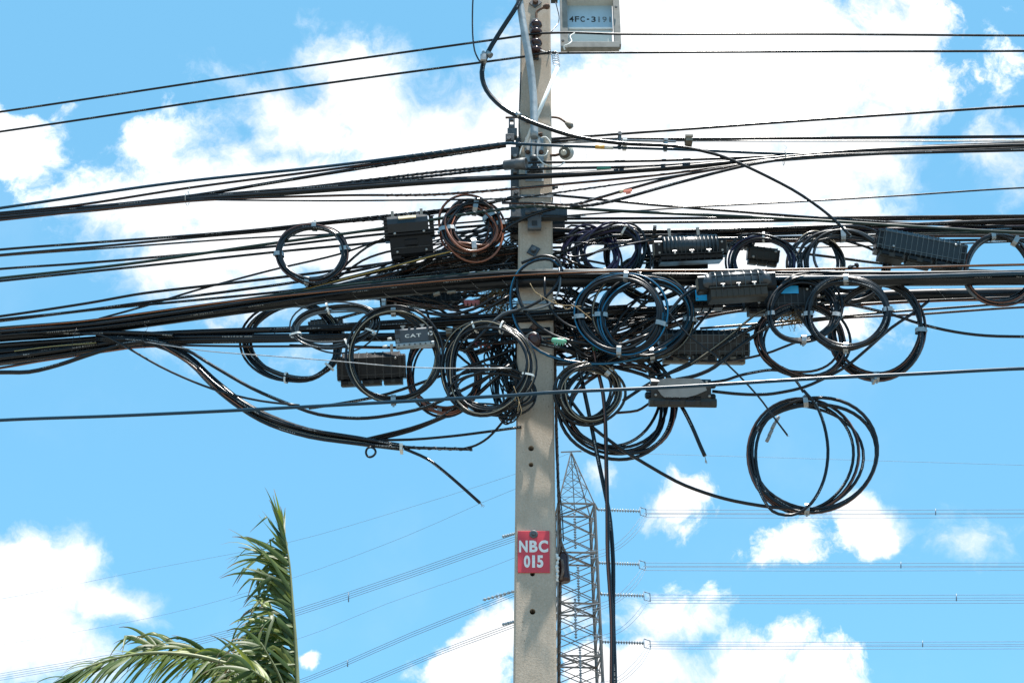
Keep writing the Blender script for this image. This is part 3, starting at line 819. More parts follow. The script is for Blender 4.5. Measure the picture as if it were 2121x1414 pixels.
cable(BLK2, 8.0, -.10, [(0, 728), (160, 716), (330, 703), (480, 700), (640, 699), (800, 698), (960, 694), (1065, 690), (1140, 686)], 'lashed black trunk cable left of the pole, behind the CAT box', lash=(.3, .75, .14), cat='trunk cable', sides=10)
cable(BRN, 2.3, -.11, [(330, 714), (500, 717), (700, 717), (840, 719), (950, 712), (1060, 710), (1180, 705), (1300, 690)], 'brown striped cable level beneath the lashed left trunk')
cable(ORG, 2.6, -.10, [(600, 715), (800, 720), (950, 716), (1060, 706), (1150, 700), (1250, 690)], 'rusty-orange strand reaching the pole at the spool insulator', wrap=(.6, .98))
bundle([BLK, BLK2, BLK, BRN, BLK], 3.8, -.12, [(0, 742, 14), (100, 731, 13), (230, 714, 11), (330, 704, 7), (480, 701, 6), (600, 700, 5), (760, 697, 4)], 'black cable of the wide lower left bundle, NTH from top at the left edge', 'wide lower left bundle', 9)
cable(YEL, 1.8, -.17, [(30, 728), (110, 718), (200, 711)], 'short pale yellow sliver of cable on the lower left bundle')
cable(ORG, 2.4, -.16, [(0, 762), (80, 748), (180, 733), (280, 719), (360, 716)], 'orange striped cable on the lower edge of the left bundle')
cable(BLK, 4.0, -.17, [(0, 771), (60, 770), (120, 756), (180, 736), (260, 712), (330, 706)], 'thick black cable sagging lowest at the left edge')
cable(BLK, 4.2, -.18, [(0, 690), (160, 690), (260, 689), (360, 694)], 'black cable tied on the left trunk near the left edge')
# wire ties on the trunks
for (x, y, r_, l) in ((157, 708, 30, 'dark tie wire knotted round the left trunks'), (300, 703, 16, 'short tie wire on the left trunks by the hanging bundle'), (388, 411, 12, 'white tie round the upper left bundle'), (1625, 327, 13, 'pale tie round the upper right bundle')):
    p = at(x, y, -.2); s = scale_at(p)
    pts = [p + Vector((math.sin(a) * .004, -math.cos(a) * .05, math.sin(a) * r_ * s * 1.1)) for a in [i * 2 * math.pi / 14 for i in range(14)]]
    mb = MB().tube(pts, .0018 if r_ < 14 else .0014, 5, closed=True)
    mb.tube([pts[3], pts[3] + Vector((.01, -.01, .02)), pts[3] + Vector((-.012, -.015, .035))], .0012, 5)
    tag(mb.thing('tie_wire', TIE if r_ < 14 else BLK2), l, 'tie')
# --- hanging bundle, left
bundle([BLK, BLK, BLK2, BRN, TAN], 3.4, -.16, [(200, 698, 6), (320, 708, 7), (390, 742, 9), (440, 790, 12), (500, 838, 12), (560, 870, 12), (640, 896, 11), (740, 912, 9), (830, 925, 6)], 'black cable of the drooping bundle, NTH from top where it leaves the trunk', 'drooping bundle left of the pole', 9)
cable(BLK2, 5.0, -.16, [(560, 872), (640, 899), (740, 917), (824, 927)], 'thick black sleeve end on the drooping bundle')
cable(BLK, 3.0, -.17, [(740, 908), (835, 925), (900, 928), (978, 930)], 'wire-wrapped tail of the drooping bundle pointing right', wrap=(.35, 1.0))
cable(ORG, 1.8, -.19, [(330, 712), (400, 758), (450, 806), (510, 850)], 'thin orange cable along the lower side of the drooping bundle')
cable(BLK, 3.0, -.17, [(838, 929), (885, 950), (920, 976), (955, 1006), (994, 1041)], 'cut cable hanging free below the drooping bundle')
cable(BLK2, 2.1, -.2, [(165, 690), (210, 694), (250, 712), (330, 758), (400, 790), (462, 812), (540, 830), (620, 839)], 'thin black cable drooping from the left trunk above the hanging bundle')
cable(BLK, 3.2, -.19, [(300, 704), (380, 722), (440, 757), (520, 803), (594, 835), (660, 858), (740, 866), (805, 860), (887, 841), (968, 802), (1065, 752)], 'black cable in a long low sag between drooping bundle and pole')
cable(BLK, 2.8, -.12, [(640, 845), (720, 833), (805, 815), (919, 776), (1000, 748), (1066, 722)], 'straight black cable rising to the pole across the oval coil')
cable(BLK, 4.0, -.12, [(770, 912), (850, 891), (903, 870), (945, 850), (984, 821), (1030, 780), (1066, 752)], 'thick black cable rising from the drooping bundle to the pole')
cable(BLK, 2.3, -.14, [(760, 908), (850, 886), (910, 864), (950, 838), (1000, 790), (1060, 745)], 'thinner black cable rising beside the thick one to the pole')
cable(BLK, 2.6, -.12, [(760, 911), (850, 910), (935, 903), (1000, 895), (1080, 884)], 'black cable running nearly level from the drooping bundle to the pole')
cable(BLK, 2.3, -.13, [(960, 929), (985, 922), (1010, 907), (1034, 882), (1058, 850), (1068, 830)], 'black cable curling up from the bundle tail to the pole')
cable(TWINE, 1.0, -.35, [(300, 708, -.2), (430, 727), (560, 737), (700, 748), (800, 757), (900, 762), (1060, 762)], 'very thin grey wire stretched across the dark gridded closure on the left', cat='wire')
# drape in front of the closure
cable(BLK, 3.0, -.2, [(700, 660), (780, 640), (840, 640), (920, 652), (980, 640), (1030, 612)], 'black cable dipping between the trunk and the bird nest, upper')
cable(BLK, 2.6, -.2, [(760, 640), (850, 642), (930, 655), (990, 648), (1055, 612)], 'black cable dipping between the trunk and the bird nest, lower')
# --- edge to edge blue cable low
cable(BLU, 3.5, -.52, [(0, 870), (240, 861), (480, 850), (800, 833), (1067, 818), (1150, 812), (1400, 801), (1700, 783), (1900, 774), (2121, 763)], 'lowest blue-black cable spanning the whole view in front of the pole')
# --- right of the pole, loose ones
cable(CYN, 3.0, -.24, [(1165, 560), (1140, 538), (1105, 541), (1075, 562), (1060, 595), (1060, 640), (1080, 690), (1120, 728), (1180, 748), (1250, 753), (1320, 742), (1380, 720)], 'bright blue cable looping over the pole front')
cable(BLK2, 3.2, -.23, [(1070, 575), (1072, 605), (1085, 640), (1115, 675), (1160, 700), (1220, 712), (1290, 712), (1350, 690)], 'grey-black cable looping down across the pole beside the blue one')
cable(BLK2, 2.8, -.25, [(960, 730), (1000, 690), (1040, 655), (1090, 637), (1130, 615), (1155, 585), (1162, 555), (1150, 535), (1120, 530), (1080, 545)], 'grey-black cable winding up over the pole to the top of the blue loop')
cable(GRY, 2.0, -.25, [(1000, 688), (1040, 650), (1075, 642), (1110, 640), (1145, 625), (1160, 590), (1158, 555)], 'thin grey cable crossing the pole at the steel band')
cable(BLK2, 2.4, -.2, [(1128, 575), (1130, 615), (1148, 650), (1180, 675), (1230, 690)], 'short black cable curving off the pole to the right')
cable(BLK, 3.6, -.13, [(1060, 695), (1120, 712), (1180, 725), (1263, 757), (1330, 775), (1380, 803), (1409, 837), (1432, 880), (1450, 922), (1460, 944)], 'black cable with a cut end hanging past the pale panel closure')
cable(BLK2, 1.7, -.3, [(1370, 630), (1430, 698), (1504, 752), (1570, 820), (1600, 860), (1631, 901)], 'thin grey straight cable end pointing down at the big coil')
cable(BLK, 4.0, -.14, [(1190, 690), (1201, 765), (1217, 842), (1235, 932), (1256, 1032), (1264, 1080), (1270, 1166), (1270, 1282), (1274, 1414), (1276, 1900), (1276, 3250)], 'black drop cable hanging to the bottom, right of its brown striped twin')
cable(BRN, 4.0, -.17, [(1225, 700), (1238, 765), (1249, 815), (1254, 876), (1256, 966), (1258, 1057), (1259, 1153), (1267, 1282), (1267, 1414), (1268, 1900), (1270, 3250)], 'brown striped drop cable hanging to the bottom, left of its black twin')
cable(BRN, 3.2, -.15, [(1160, 800), (1219, 876), (1260, 910), (1305, 941), (1400, 996), (1460, 1020), (1521, 1037), (1600, 1050), (1668, 1054)], 'brown striped cable sweeping down right into the big coil')
cable(BLK, 2.8, -.12, [(1470, 792), (1503, 787), (1530, 778), (1562, 771), (1598, 766), (1640, 770)], 'black cable leaving the pale panel closure, upper right')
cable(BRN, 3.0, -.12, [(1475, 810), (1521, 815), (1562, 817), (1602, 815), (1664, 802), (1716, 779), (1755, 757), (1798, 721), (1846, 679), (1895, 646), (1925, 622)], 'brown striped cable sagging from the pale panel closure, then climbing right')
cable(BLK, 2.8, -.1, [(1700, 622), (1775, 634), (1846, 651), (1911, 672), (1977, 687), (2042, 695), (2121, 697)], 'black cable drooping alone to the right edge')
cable(BLK, 2.3, .1, [(1450, 680), (1600, 668), (1720, 657), (1857, 645), (2000, 635), (2121, 626)], 'straight black cable under the right trunk, upper of two')
cable(BRN, 2.3, .12, [(1450, 690), (1600, 675), (1739, 659), (1900, 651), (2121, 636)], 'straight brown-black cable under the right trunk, lower of two')
cable(BLK, 3.0, -.16, [(1290, 830), (1350, 791), (1409, 761), (1480, 726), (1551, 681), (1598, 660), (1640, 640)], 'black cable climbing across the gridded closure, middle of three')
cable(BRN, 3.0, -.16, [(1343, 775), (1386, 773), (1445, 747), (1500, 710), (1551, 684), (1600, 664)], 'brown striped cable climbing across the gridded closure')
cable(BLK, 3.6, -.17, [(1400, 786), (1440, 778), (1480, 760), (1527, 721), (1570, 690), (1604, 668)], 'black cable climbing past the right end of the gridded closure')
cable(TAN, 2.2, -.18, [(1430, 755), (1500, 705), (1560, 655), (1590, 640)], 'tan striped cable climbing across the gridded closure')
cable(CYN, 3.0, -.26, [(1330, 690), (1376, 657), (1409, 619), (1430, 602), (1448, 594)], 'bright blue cable feeding the shiny closure')
cable(CYN, 2.4, -.15, [(1380, 740), (1421, 702), (1450, 668), (1480, 632)], 'thin bright blue cable below the shiny closure')
cable(BRN, 2.8, .02, [(1160, 705), (1300, 690), (1420, 664), (1560, 640), (1700, 632)], 'brown striped cable climbing gently behind the blue coils')
cable(BLK, 2.6, .06, [(1160, 725), (1260, 700), (1400, 672), (1540, 640), (1640, 620)], 'black cable climbing behind the blue coils')
cable(BRN, 2.4, -.05, [(1275, 855), (1320, 850), (1345, 835)], 'short brown cable entering the pale panel closure from below left')
cable(BRN, 2.6, -.05, [(1340, 770), (1250, 745), (1190, 760), (1160, 790)], 'brown striped cable bowing from pole to pale panel closure')
cable(BRN, 2.3, -.13, [(1380, 732), (1420, 744), (1500, 748), (1580, 734), (1640, 712), (1700, 690)], 'brown striped cable sagging along the bottom of the gridded closure')
cable(BLK2, 3.0, -.16, [(1605, 590), (1630, 615), (1650, 642, -.14), (1675, 680, -.1), (1705, 712, -.06), (1740, 735, -.04)], 'black cable curving down from the right end of the shiny closure')
cable(BLK, 2.4, .0, [(1155, 782), (1200, 786), (1240, 775), (1262, 760)], 'short black cable across the top of the thick round coil')
cable(BLK, 2.6, -.1, [(1620, 760), (1650, 790), (1664, 812)], 'short cable joining the lower right coil and the big coil')
cable(BLK, 1.3, -.18, [(1079, 150), (1077, 200), (1075, 260), (1076, 300)], 'thin wire hanging down the left side of the upper pole')
# --- tangle on both sides of the pole
for i in range(70):
    y0 = rnd.uniform(465, 640); y1 = y0 + rnd.uniform(-20, 60); xm = rnd.uniform(995, 1045)
    of = rnd.uniform(-.1, .32)
    cable(rnd.choice([BLK, BLK2, BLK, BRN]), rnd.uniform(1.2, 2.3), of, [(rnd.uniform(700, 800), rnd.uniform(596, 622)), (rnd.uniform(880, 960), min(640, y0 + rnd.uniform(10, 50))), (xm, (y0 + y1) / 2 + rnd.uniform(-22, 22), of + rnd.uniform(-.08, .08)), (1062, y0 + rnd.uniform(-25, 15)), (1105, y1 - 10, .16)],
          'thin dark cable in the tangle pressed against the left side of the pole', 'tangle left of the pole', sides=6, wrap=(.3, .9) if i % 4 == 0 else None)
for i in range(34):
    x0 = rnd.uniform(1022, 1066); y0 = rnd.uniform(610, 700); y1 = rnd.uniform(760, 870); of = rnd.uniform(-.06, .15)
    cable(rnd.choice([BLK, BLK2, BLK]), rnd.uniform(1.0, 1.9), of, [(x0, y0), (x0 - rnd.uniform(-15, 35), (2 * y0 + y1) / 3), (x0 - rnd.uniform(-8, 22), (y0 + 2 * y1) / 3), (1058 + rnd.uniform(-10, 8), y1), (1072, y1 - rnd.uniform(10, 60), .1)],
          'thin dark wire hanging in loops at the left edge of the pole', 'hanging loops left of the pole', sides=6)
for i in range(66):
    y0 = rnd.uniform(480, 740); of = rnd.uniform(-.08, .32); y1 = y0 + rnd.uniform(-50, 70)
    cable(rnd.choice([BLK, BLK2, BRN, BLK]), rnd.uniform(1.3, 2.6), of, [(1110, y0, .16), (1160, y0 + rnd.uniform(-15, 15)), (1185 + rnd.uniform(-10, 25), (y0 + y1) / 2 + rnd.uniform(-25, 25), of + rnd.uniform(-.06, .06)), (rnd.uniform(1225, 1290), y1 * .6 + .4 * min((488, 574, 652), key=lambda q: abs(q - y1))), (rnd.uniform(1340, 1470), min((486, 574, 648), key=lambda q: abs(q - y1)), .1)],
          'thin dark cable in the tangle pressed against the right side of the pole', 'tangle right of the pole', sides=6)
for i in range(12):
    y0 = rnd.uniform(690, 760); of = rnd.uniform(-.02, .2)
    cable(rnd.choice([BLK, BRN, BLK2]), rnd.uniform(2.2, 3.2), of, [(1120, y0, .15), (1170, y0 + rnd.uniform(-12, 18)), (1240, y0 + rnd.uniform(-30, 30)), (1330 + rnd.uniform(-20, 30), y0 - rnd.uniform(-20, 60)), (1440 + rnd.uniform(-30, 40), y0 - rnd.uniform(20, 90))],
          'dark cable spreading right from the pole below the blue coils', 'spread below the blue coils')

# arcs of slack cable bulging out of the tangle
for i in range(22):
    left = i % 2 == 0
    y0 = rnd.uniform(600, 720); h = rnd.uniform(30, 110); of = rnd.uniform(-.18, .2)
    xs = (1075, rnd.uniform(1020, 1050), rnd.uniform(960, 1010), rnd.uniform(900, 980), rnd.uniform(820, 900)) if left else (1140, rnd.uniform(1165, 1190), rnd.uniform(1215, 1260), rnd.uniform(1270, 1330), rnd.uniform(1360, 1430))
    e = rnd.choice((600, 668, 690)) if left else rnd.choice((574, 648, 670))
    cable(rnd.choice([BLK, BLK2, BRN, BLK]), rnd.uniform(1.8, 2.9), of, [(xs[0], y0, .12), (xs[1], y0 + h * .45), (xs[2], y0 + h * .75), (xs[3], y0 * .5 + e * .5 + h * .35), (xs[4], e)],
          'dark slack cable bulging below the tangle ' + ('left' if left else 'right') + ' of the pole', 'slack arcs %s of the pole' % ('left' if left else 'right'))

# ------------------------------------------------------------------ coils
def coil(cx, cy, rx, ry, n, w, r, off, mats, label, clips=(), tilt=0.0, rot=0.0, loose=0.0, group='hanging cable coils', ties=False, dtilt=0.0, leads=()):
    c = at(cx, cy, off); s = scale_at(c)
    root = empty('cable_coil', c, label, 'cable coil', group)
    ca, sa = math.cos(math.radians(rot)), math.sin(math.radians(rot))
    def pt(th, k, dx=0, dy=0, dz=0):
        ex, ey = math.cos(th) * (rx + k), -math.sin(th) * (ry + k)
        X = cx + ex * ca - ey * sa + dx; Y = cy + ex * sa + ey * ca + dy
        return at(X, Y, off + dz + tilt * math.sin(th) + dtilt * math.cos(th))
    n = int(n * 1.25)
    dtilt = dtilt or rnd.uniform(-.05, .05); tilt = tilt or rnd.uniform(-.03, .03)
    h2, h3, p2, p3 = rnd.uniform(.012, .03) * rx + loose * .35, rnd.uniform(.008, .02) * rx + loose * .25, rnd.uniform(0, 6.28), rnd.uniform(0, 6.28)
    for i in range(n):
        u = (i + .5) / n - .5
        if i == n - 1 and loose > 1: u *= 2.2
        dx, dy = rnd.gauss(0, 1.15) * loose, rnd.gauss(0, 1.15) * loose
        ph, am = rnd.uniform(0, 6.28), rnd.uniform(.1, .35) * w + loose * .5
        dz = rnd.uniform(-1, 1) * w * 0.0014
        kk = u * w
        pts = []
        for j in range(44):
            th = 2 * math.pi * j / 44
            k = kk * (0.75 + .25 * math.cos(2 * th + ph)) + am * math.sin(th * 2 + ph) * .6 + am * .4 * math.sin(3 * th + ph * 2) + h2 * math.sin(2 * th + p2) + h3 * math.sin(3 * th + p3)
            pts.append(pt(th, k, dx, dy, dz * (1 + .5 * math.sin(th + ph))))
        MB().tube(pts, r * 1.18 * s * rnd.uniform(.9, 1.1), 7, closed=True, start=rnd.uniform(-1, 1), v0=rnd.uniform(0, 9)).build('cable_turn', rnd.choice(mats), root)
    for a in clips:
        th = math.radians(a)
        kc = h2 * math.sin(2 * th + p2) + h3 * math.sin(3 * th + p3)
        p = pt(th, kc); q = pt(th + .05, kc)
        t = (q - p).normalized(); out = (pt(th, kc + 10) - p).normalized(); dep = t.cross(out).normalized()
        hw = (w * .5 + r + 2 + loose * .8) * s; hd = max((w * .5) * s * .9, 3.5 * r * s * .6) + r * s
        L = (2.2 if ties else 5.0) * s
        mb = MB(); ring = []
        m_ = 10
        for e in (-1, 1):
            for k in range(m_):
                an = 2 * math.pi * k / m_
                cs, sn = math.cos(an), math.sin(an)
                cs = math.copysign(abs(cs) ** .6, cs); sn = math.copysign(abs(sn) ** .6, sn)
                ring.append(p + t * L * e + out * hw * cs + dep * hd * sn)
        mb.add(ring, [(k, (k + 1) % m_, m_ + (k + 1) % m_, m_ + k) for k in range(m_)], sm=False)
        if not ties:
            mb.box(p + out * (hw + 1 * s), (4 * s, 4 * s, 4 * s), Matrix((t, dep, out)).transposed())
        mb.build('cable_tie' if ties else 'clip', TIE if ties else CLIP, root)
    return root

KB = [BLK, BLK, BLK2]
coil(646, 525, 66, 59, 9, 12, 2.4, -.2, [BLK, BLK, BRN], 'tidy round black coil with four clips, leftmost above the trunk', (85, 182, 262, 8), rot=0)
coil(976, 471, 50, 43, 15, 26, 2.5, -.16, [BRC, BRC, BRN, BLK], 'thick brown striped coil beside the pole above the tangle', (80, 190, 275, 30), tilt=.02, loose=1.2)
coil(980, 473, 55, 46, 8, 13, 2.3, -.12, [BRC, BLK], 'brown and black outer coil wound round the thick brown one', (272, 10), loose=1.5)
coil(692, 677, 82, 41, 9, 15, 1.6, -.33, [GRY, BLK, GRY, BLK2], 'flat tilted grey coil with white ties over the left trunks', (95, 185, 285, 330), rot=-9, ties=True, loose=2.2)
coil(606, 708, 96, 76, 7, 11, 2.2, -.06, [BLK, BLK2, TAN], 'large black coil hanging behind the flat grey coil', (262, 320), loose=3, rot=0, ties=True)
coil(815, 738, 93, 90, 7, 11, 2.4, -.27, [BLK, TAN, BLK2], 'big black coil hanging in front of the dark gridded closure on the left', (90, 270), loose=2)
coil(918, 776, 68, 80, 7, 13, 2.2, -.1, [BRC, BLK, BRN], 'brown striped upright coil left of the pole', (10, 265), loose=2.5)
coil(1012, 762, 84, 90, 9, 15, 2.3, -.24, [BLK, BLK2, TAN], 'black coil lapping over the left edge of the pole', (70, 110, 350, 215), loose=3, ties=True)
coil(1020, 805, 80, 42, 5, 12, 2.0, -.2, [BLK, BLK2], 'slack oval loops under the coil that laps the pole', (), loose=5, rot=6)
coil(1046, 800, 22, 66, 6, 14, 1.5, -.1, [BLK], 'narrow bunch of thin black wire hanging against the left of the pole', (), loose=4)
coil(1222, 525, 50, 54, 6, 12, 2.2, .02, [PUR, PUR, BLK], 'violet-black open coil right of the pole, left of its pair', (), loose=6)
coil(1262, 525, 60, 54, 9, 14, 2.2, .0, [PUR, BLK, BLK2], 'violet-black coil right of the pole, right of its pair', (60,), loose=4, ties=True)
coil(1300, 530, 45, 50, 6, 9, 2.2, .1, [BRN, BLK], 'brown striped coil half hidden behind the violet ones', (100,), loose=2)
coil(1286, 650, 84, 79, 8, 12, 2.6, -.3, [CYN, CYN, BLK2], 'blue striped coil in front, right of the pole', (82, 185, 345, 268), loose=1.5)
coil(1336, 657, 92, 80, 10, 17, 2.8, -.22, [BLK, BLK2, TAN, CYN], 'thick black coil overlapping the blue striped coil', (98, 178, 355, 278), loose=2)
coil(1355, 575, 66, 44, 7, 10, 2.0, .1, [BLK, TAN], 'black coil hidden behind the trunk above the blue coils', (), loose=3)
coil(1580, 546, 62, 57, 10, 13, 2.1, -.02, [PUR, BLK, GRY], 'violet-black round coil right of the ribbed closure', (88, 205), loose=1.5, ties=True)
coil(1690, 548, 52, 62, 5, 8, 2.2, .02, [BRN, BLK2, TAN], 'open brown coil left of the sunlit clip', (60,), loose=5)
coil(1752, 550, 84, 66, 7, 16, 2.4,   .0, [BRD, GRY, BLK2], 'wide loose coil hanging from the sunlit clip', (95,), loose=6)
coil(2068, 558, 70, 68, 6, 10, 2.5, -.1, [BRD, BRN, GRY], 'brown coil cut off by the right edge of the view', (100, 60), loose=3)
coil(1664, 642, 68, 65, 6, 9, 2.4, -.24, [BLK, BLK2], 'small black coil hanging below the shiny closure', (188, 350, 270), loose=2)
coil(1755, 649, 80, 73, 8, 11, 2.6, -.3, [BLK, BLK, BLK2], 'neat round black coil in front of the right trunk', (92, 182, 5, 268), loose=1)
coil(1816, 685, 90, 98, 4, 8, 2.7, -.1, [BLK, BRN], 'tall thin coil behind the neat round one', (0, 270), loose=3)
coil(1666, 706, 90, 72, 6, 10, 2.5, -.12, [BLK, BRN, BLK], 'wide black coil hanging lowest under the small black coil', (), loose=4)
coil(1219, 813, 62, 54, 10, 13, 2.4, -.2, [BLK, BLK2, TAN], 'thick tight black coil just right of the pole, low', (50,), loose=2)
coil(1272, 835, 103, 103, 6, 14, 3.0, -.1, [BLK, BRD, BLK], 'big loose coil hanging behind the tight coil right of the pole', (), loose=8)
coil(1683, 940, 126, 117, 3, 8, 3.0, -.16, [BRD, BLK], 'largest coil, hanging alone low on the right', (97, 265), loose=4)
coil(1668, 942, 106, 116, 3, 10, 3.0, -.14, [BRD, BRN, BLK], 'inner turns of the largest low coil', (), loose=5)
cable(BLK, 3.0, -.18, [(1664, 808), (1690, 838), (1707, 880), (1715, 930), (1710, 980), (1695, 1020), (1672, 1050), (1640, 1066), (1600, 1058), (1575, 1020), (1566, 985)], 'single black cable bowed down through the middle of the largest coil')
# marker sleeves on the big coil
for i, (x, y) in enumerate(((1610, 868), (1602, 882), (1596, 896), (1591, 908))):
    a, b_ = at(x - 3, y + 6, -.19), at(x + 3, y - 6, -.19)
    tag(MB().tube([a, b_], 3.8 * scale_at(a), 8).thing('marker_sleeve', LGREY), 'small white marker sleeve on the inner turns of the largest coil', 'marker sleeve', 'white marker sleeves')
for (x, y, x2, y2, of, l) in ((994, 1041, 1000, 1047, -.17, 'frayed bare tip of the cut cable under the drooping bundle'), (1460, 944, 1463, 958, -.13, 'frayed bare tip of the cut cable past the pale panel closure'), (1631, 901, 1634, 905, -.3, 'bare tip of the thin straight cable end'), (1203, 448, 1212, 446, -.2, 'bare tip of the short stub right of the crossarm')):
    a = at(x, y, of); b_ = at(x2, y2, of); mb = MB()
    for k in range(4):
        j = Vector((rnd.gauss(0, .004), rnd.gauss(0, .004), rnd.gauss(0, .004)))
        mb.tube([a, a.lerp(b_, .5) + j * .4, b_ + j * 1.5], .0012, 5)
    o = mb.thing('bare_wire_tip', TWINE); tag(o, l, 'wire tip')
# small ring under the drooping bundle
p = at(768, 936, -.18); s = scale_at(p)
mb = MB().tube([p + Vector((math.cos(a) * 10 * s, math.sin(2 * a) * .004, math.sin(a) * 11 * s)) for a in [i * .2618 for i in range(24)]], 2.4 * s, 7, closed=True)
tag(mb.thing('cable_ring', BLK2), 'tiny ring of cable hanging under the drooping bundle', 'cable ring')

# ------------------------------------------------------------------ pole hardware
def PF(px, py, out): return pole_front(px, py, out)

# spool insulator rack
p = PF(1109, 80, 0.02); s = scale_at(p)
rack = empty('insulator_rack', p, 'steel rack on the upper pole with two brown spool insulators', 'insulator rack')
mb = MB(); mb.box(PF(1109, 82, .008), (13 * s, .010, 92 * s * 1.15)); 
for y in (46, 74, 88, 112): mb.box(PF(1109, y, .035), (11 * s, .055, 4 * s))
mb.build('bracket', STEEL, rack)
for y in (60, 98):
    c = PF(1110, y, .055)
    MB().lathe([(7 * s, -16 * s), (12 * s, -14 * s), (13 * s, -8 * s), (8.5 * s, -4 * s), (7.5 * s, 0), (8.5 * s, 4 * s), (13 * s, 8 * s), (12 * s, 14 * s), (7 * s, 16 * s)], c, Vector((0, 0, 1)), 18).build('spool', PORC, rack)
pts = spline([PF(1111, 118, .055), PF(1111, 60, .055), PF(1111, 38, .055), PF(1112, 24, .056), PF(1122, 18, .06), PF(1131, 14, .065)], .01)
MB().tube(pts, 2.6 * s, 7).build('pin', RUST, rack)
MB().lathe([(3.5 * s, -6 * s), (6.5 * s, 0), (6 * s, 6 * s), (2 * s, 8 * s)], PF(1131, 14, .065), Vector((1, 0, .3)), 10).build('pin_head', RUST, rack)

# small spool lower on the pole
p = PF(1107, 708, .02); s = scale_at(p)
r2 = empty('spool_insulator', p, 'dark brown spool insulator on the pole under the rusty washer', 'insulator')
MB().lathe([(5 * s, 0), (14 * s, .008), (15 * s, .02), (10 * s, .03), (10 * s, .04), (15 * s, .05), (13 * s, .062), (6 * s, .064)], PF(1107, 708, .0), Vector((0, -1, -.25)), 20).build('body', PORC, r2)
MB().tube(spline([PF(1085, 700, .03), PF(1098, 690, .06), PF(1112, 690, .06), PF(1126, 705, .03)], .01), 1.6 * s, 6).build('wire_loop', TWINE, r2)

# galvanised pipe (street light arm)
pts = spline([at(960, -420, -.9), at(1040, -180, -.42), at(1068, -60, -.28), at(1076, 0, -.24), at(1086, 65, -.22), at(1098, 135, -.19), at(1105, 205, -.165), at(1107, 285, -.16)], .03)
s = scale_at(pts[-1])
arm = empty('light_arm', pts[-1], 'pale galvanised pipe arm rising curved along the pole to the top', 'pipe arm')
MB().tube(pts, 8 * s, 14).build('pipe', GALV, arm)
MB().box(PF(1107, 330, .004), (38 * s, .006, 110 * s)).build('back_plate', GALV, arm)
mb = MB()
for dx in (-6, 6): mb.box(PF(1107 + dx, 318, .03), (3 * s, .05, 74 * s))
mb.build('clevis', GALV, arm)
mb = MB().tube([PF(1096, 280, .05), PF(1121, 278, .05)], 3.2 * s, 6)
bolt(mb, PF(1118, 279, .05), 5 * s, 6 * s, Vector((1, 0, 0))); mb.build('bolt', RUST, arm)
MB().lathe([(6 * s, 0), (9 * s, 4 * s), (9 * s, 10 * s), (5 * s, 14 * s)], PF(1106, 326, .045), Vector((0, -.5, -1)), 12).build('knob', DSTEEL, arm)
for dx in (-14, 14):
    b = MB(); bolt(b, PF(1107 + dx, 316, .008), 5 * s, .012); b.build('bolt', RUST, arm)
MB().lathe([(17 * s, 0), (17 * s, 3 * s), (11 * s, 10 * s), (4 * s, 13 * s)], PF(1108, 357, .01), Vector((0, -.45, 1)), 16).build('cap', STEEL, arm)

# white pvc stick with its wire curl
a, b_ = at(1086, 304, -.15), at(1155, 140, -.17); s = scale_at(a)
st = empty('white_rod', a, 'white plastic tube leaning across the upper pole, curly wire at its end', 'plastic tube')
MB().tube([a, b_], 4.2 * s, 10).build('tube', PVC, st)
pts = [b_]
for i in range(40):
    k = i / 39
    pts.append(at(1153 - 4 * k + 7 * math.sin(i * .9), 136 - 26 * k + 4 * math.cos(i * .9), -.17))
pts.append(at(1140, 110, -.17))
MB().tube(spline(pts, .01, nmax=3), .9 * s, 5).build('wire_curl', TWINE, st)
tag(MB().tube(spline([at(1190, 69, -.17), at(1181, 76, -.18), at(1184, 86, -.19), at(1177, 92, -.2), at(1168, 96, -.2), at(1170, 104, -.19)], .006), 1.6 * s, 6).thing('white_wire', TIE), 'short curly white wire tied to the topmost supply wire', 'wire')
tag(MB().tube(spline([PF(1112, 101, .07), at(1135, 110, -.17), at(1150, 113, -.17)], .01), 1.2 * s, 6).thing('tie_wire', TWINE), 'tie wire holding the second supply wire to its spool', 'tie')
mb = MB()
for (x, y, r_) in ((1137, 109, 4), (1131, 110, 3), (1147, 110, 3)):
    mb.lathe([(2 * s, -4 * s), (r_ * s, -2 * s), (r_ * s, 3 * s), (2 * s, 5 * s)], at(x, y, -.17), Vector((1, 0, .3)), 8)
tag(mb.thing('wire_connector', BLK2), 'lumpy black connector on the second supply wire', 'connector')

# rod with brown paddle ends
p = PF(1107, 243, .0)
rod = empty('rusty_rod', p, 'thin rusty rod through the pole bent down to a brown end on the right', 'rod')
MB().tube(spline([at(1047, 244, -.02), at(1090, 243, 0), at(1140, 243, .0), at(1158, 245, -.02), at(1172, 254, -.03)], .02), 2.4 * s, 7).build('shaft', RUST, rod)
MB().lathe([(3 * s, -8 * s), (6 * s, 0), (7.5 * s, 8 * s), (4 * s, 11 * s)], at(1177, 258, -.03), Vector((.7, 0, -.6)), 10).build('end_cap', BEIGE, rod)
lump = MB()
for i in range(7):
    q = PF(1091 + rnd.uniform(-5, 5), 247 + rnd.uniform(-4, 4), .01)
    lump.lathe([(1 * s, -5 * s), (5 * s, -2 * s), (4.5 * s, 3 * s), (1 * s, 5 * s)], q, Vector((rnd.uniform(-1, 1), rnd.uniform(-1, 1), 1)), 7)
tag(lump.thing('putty_lump', BEIGE), 'crumbly brown lump stuck on the pole beside the thick curved cable', 'putty')
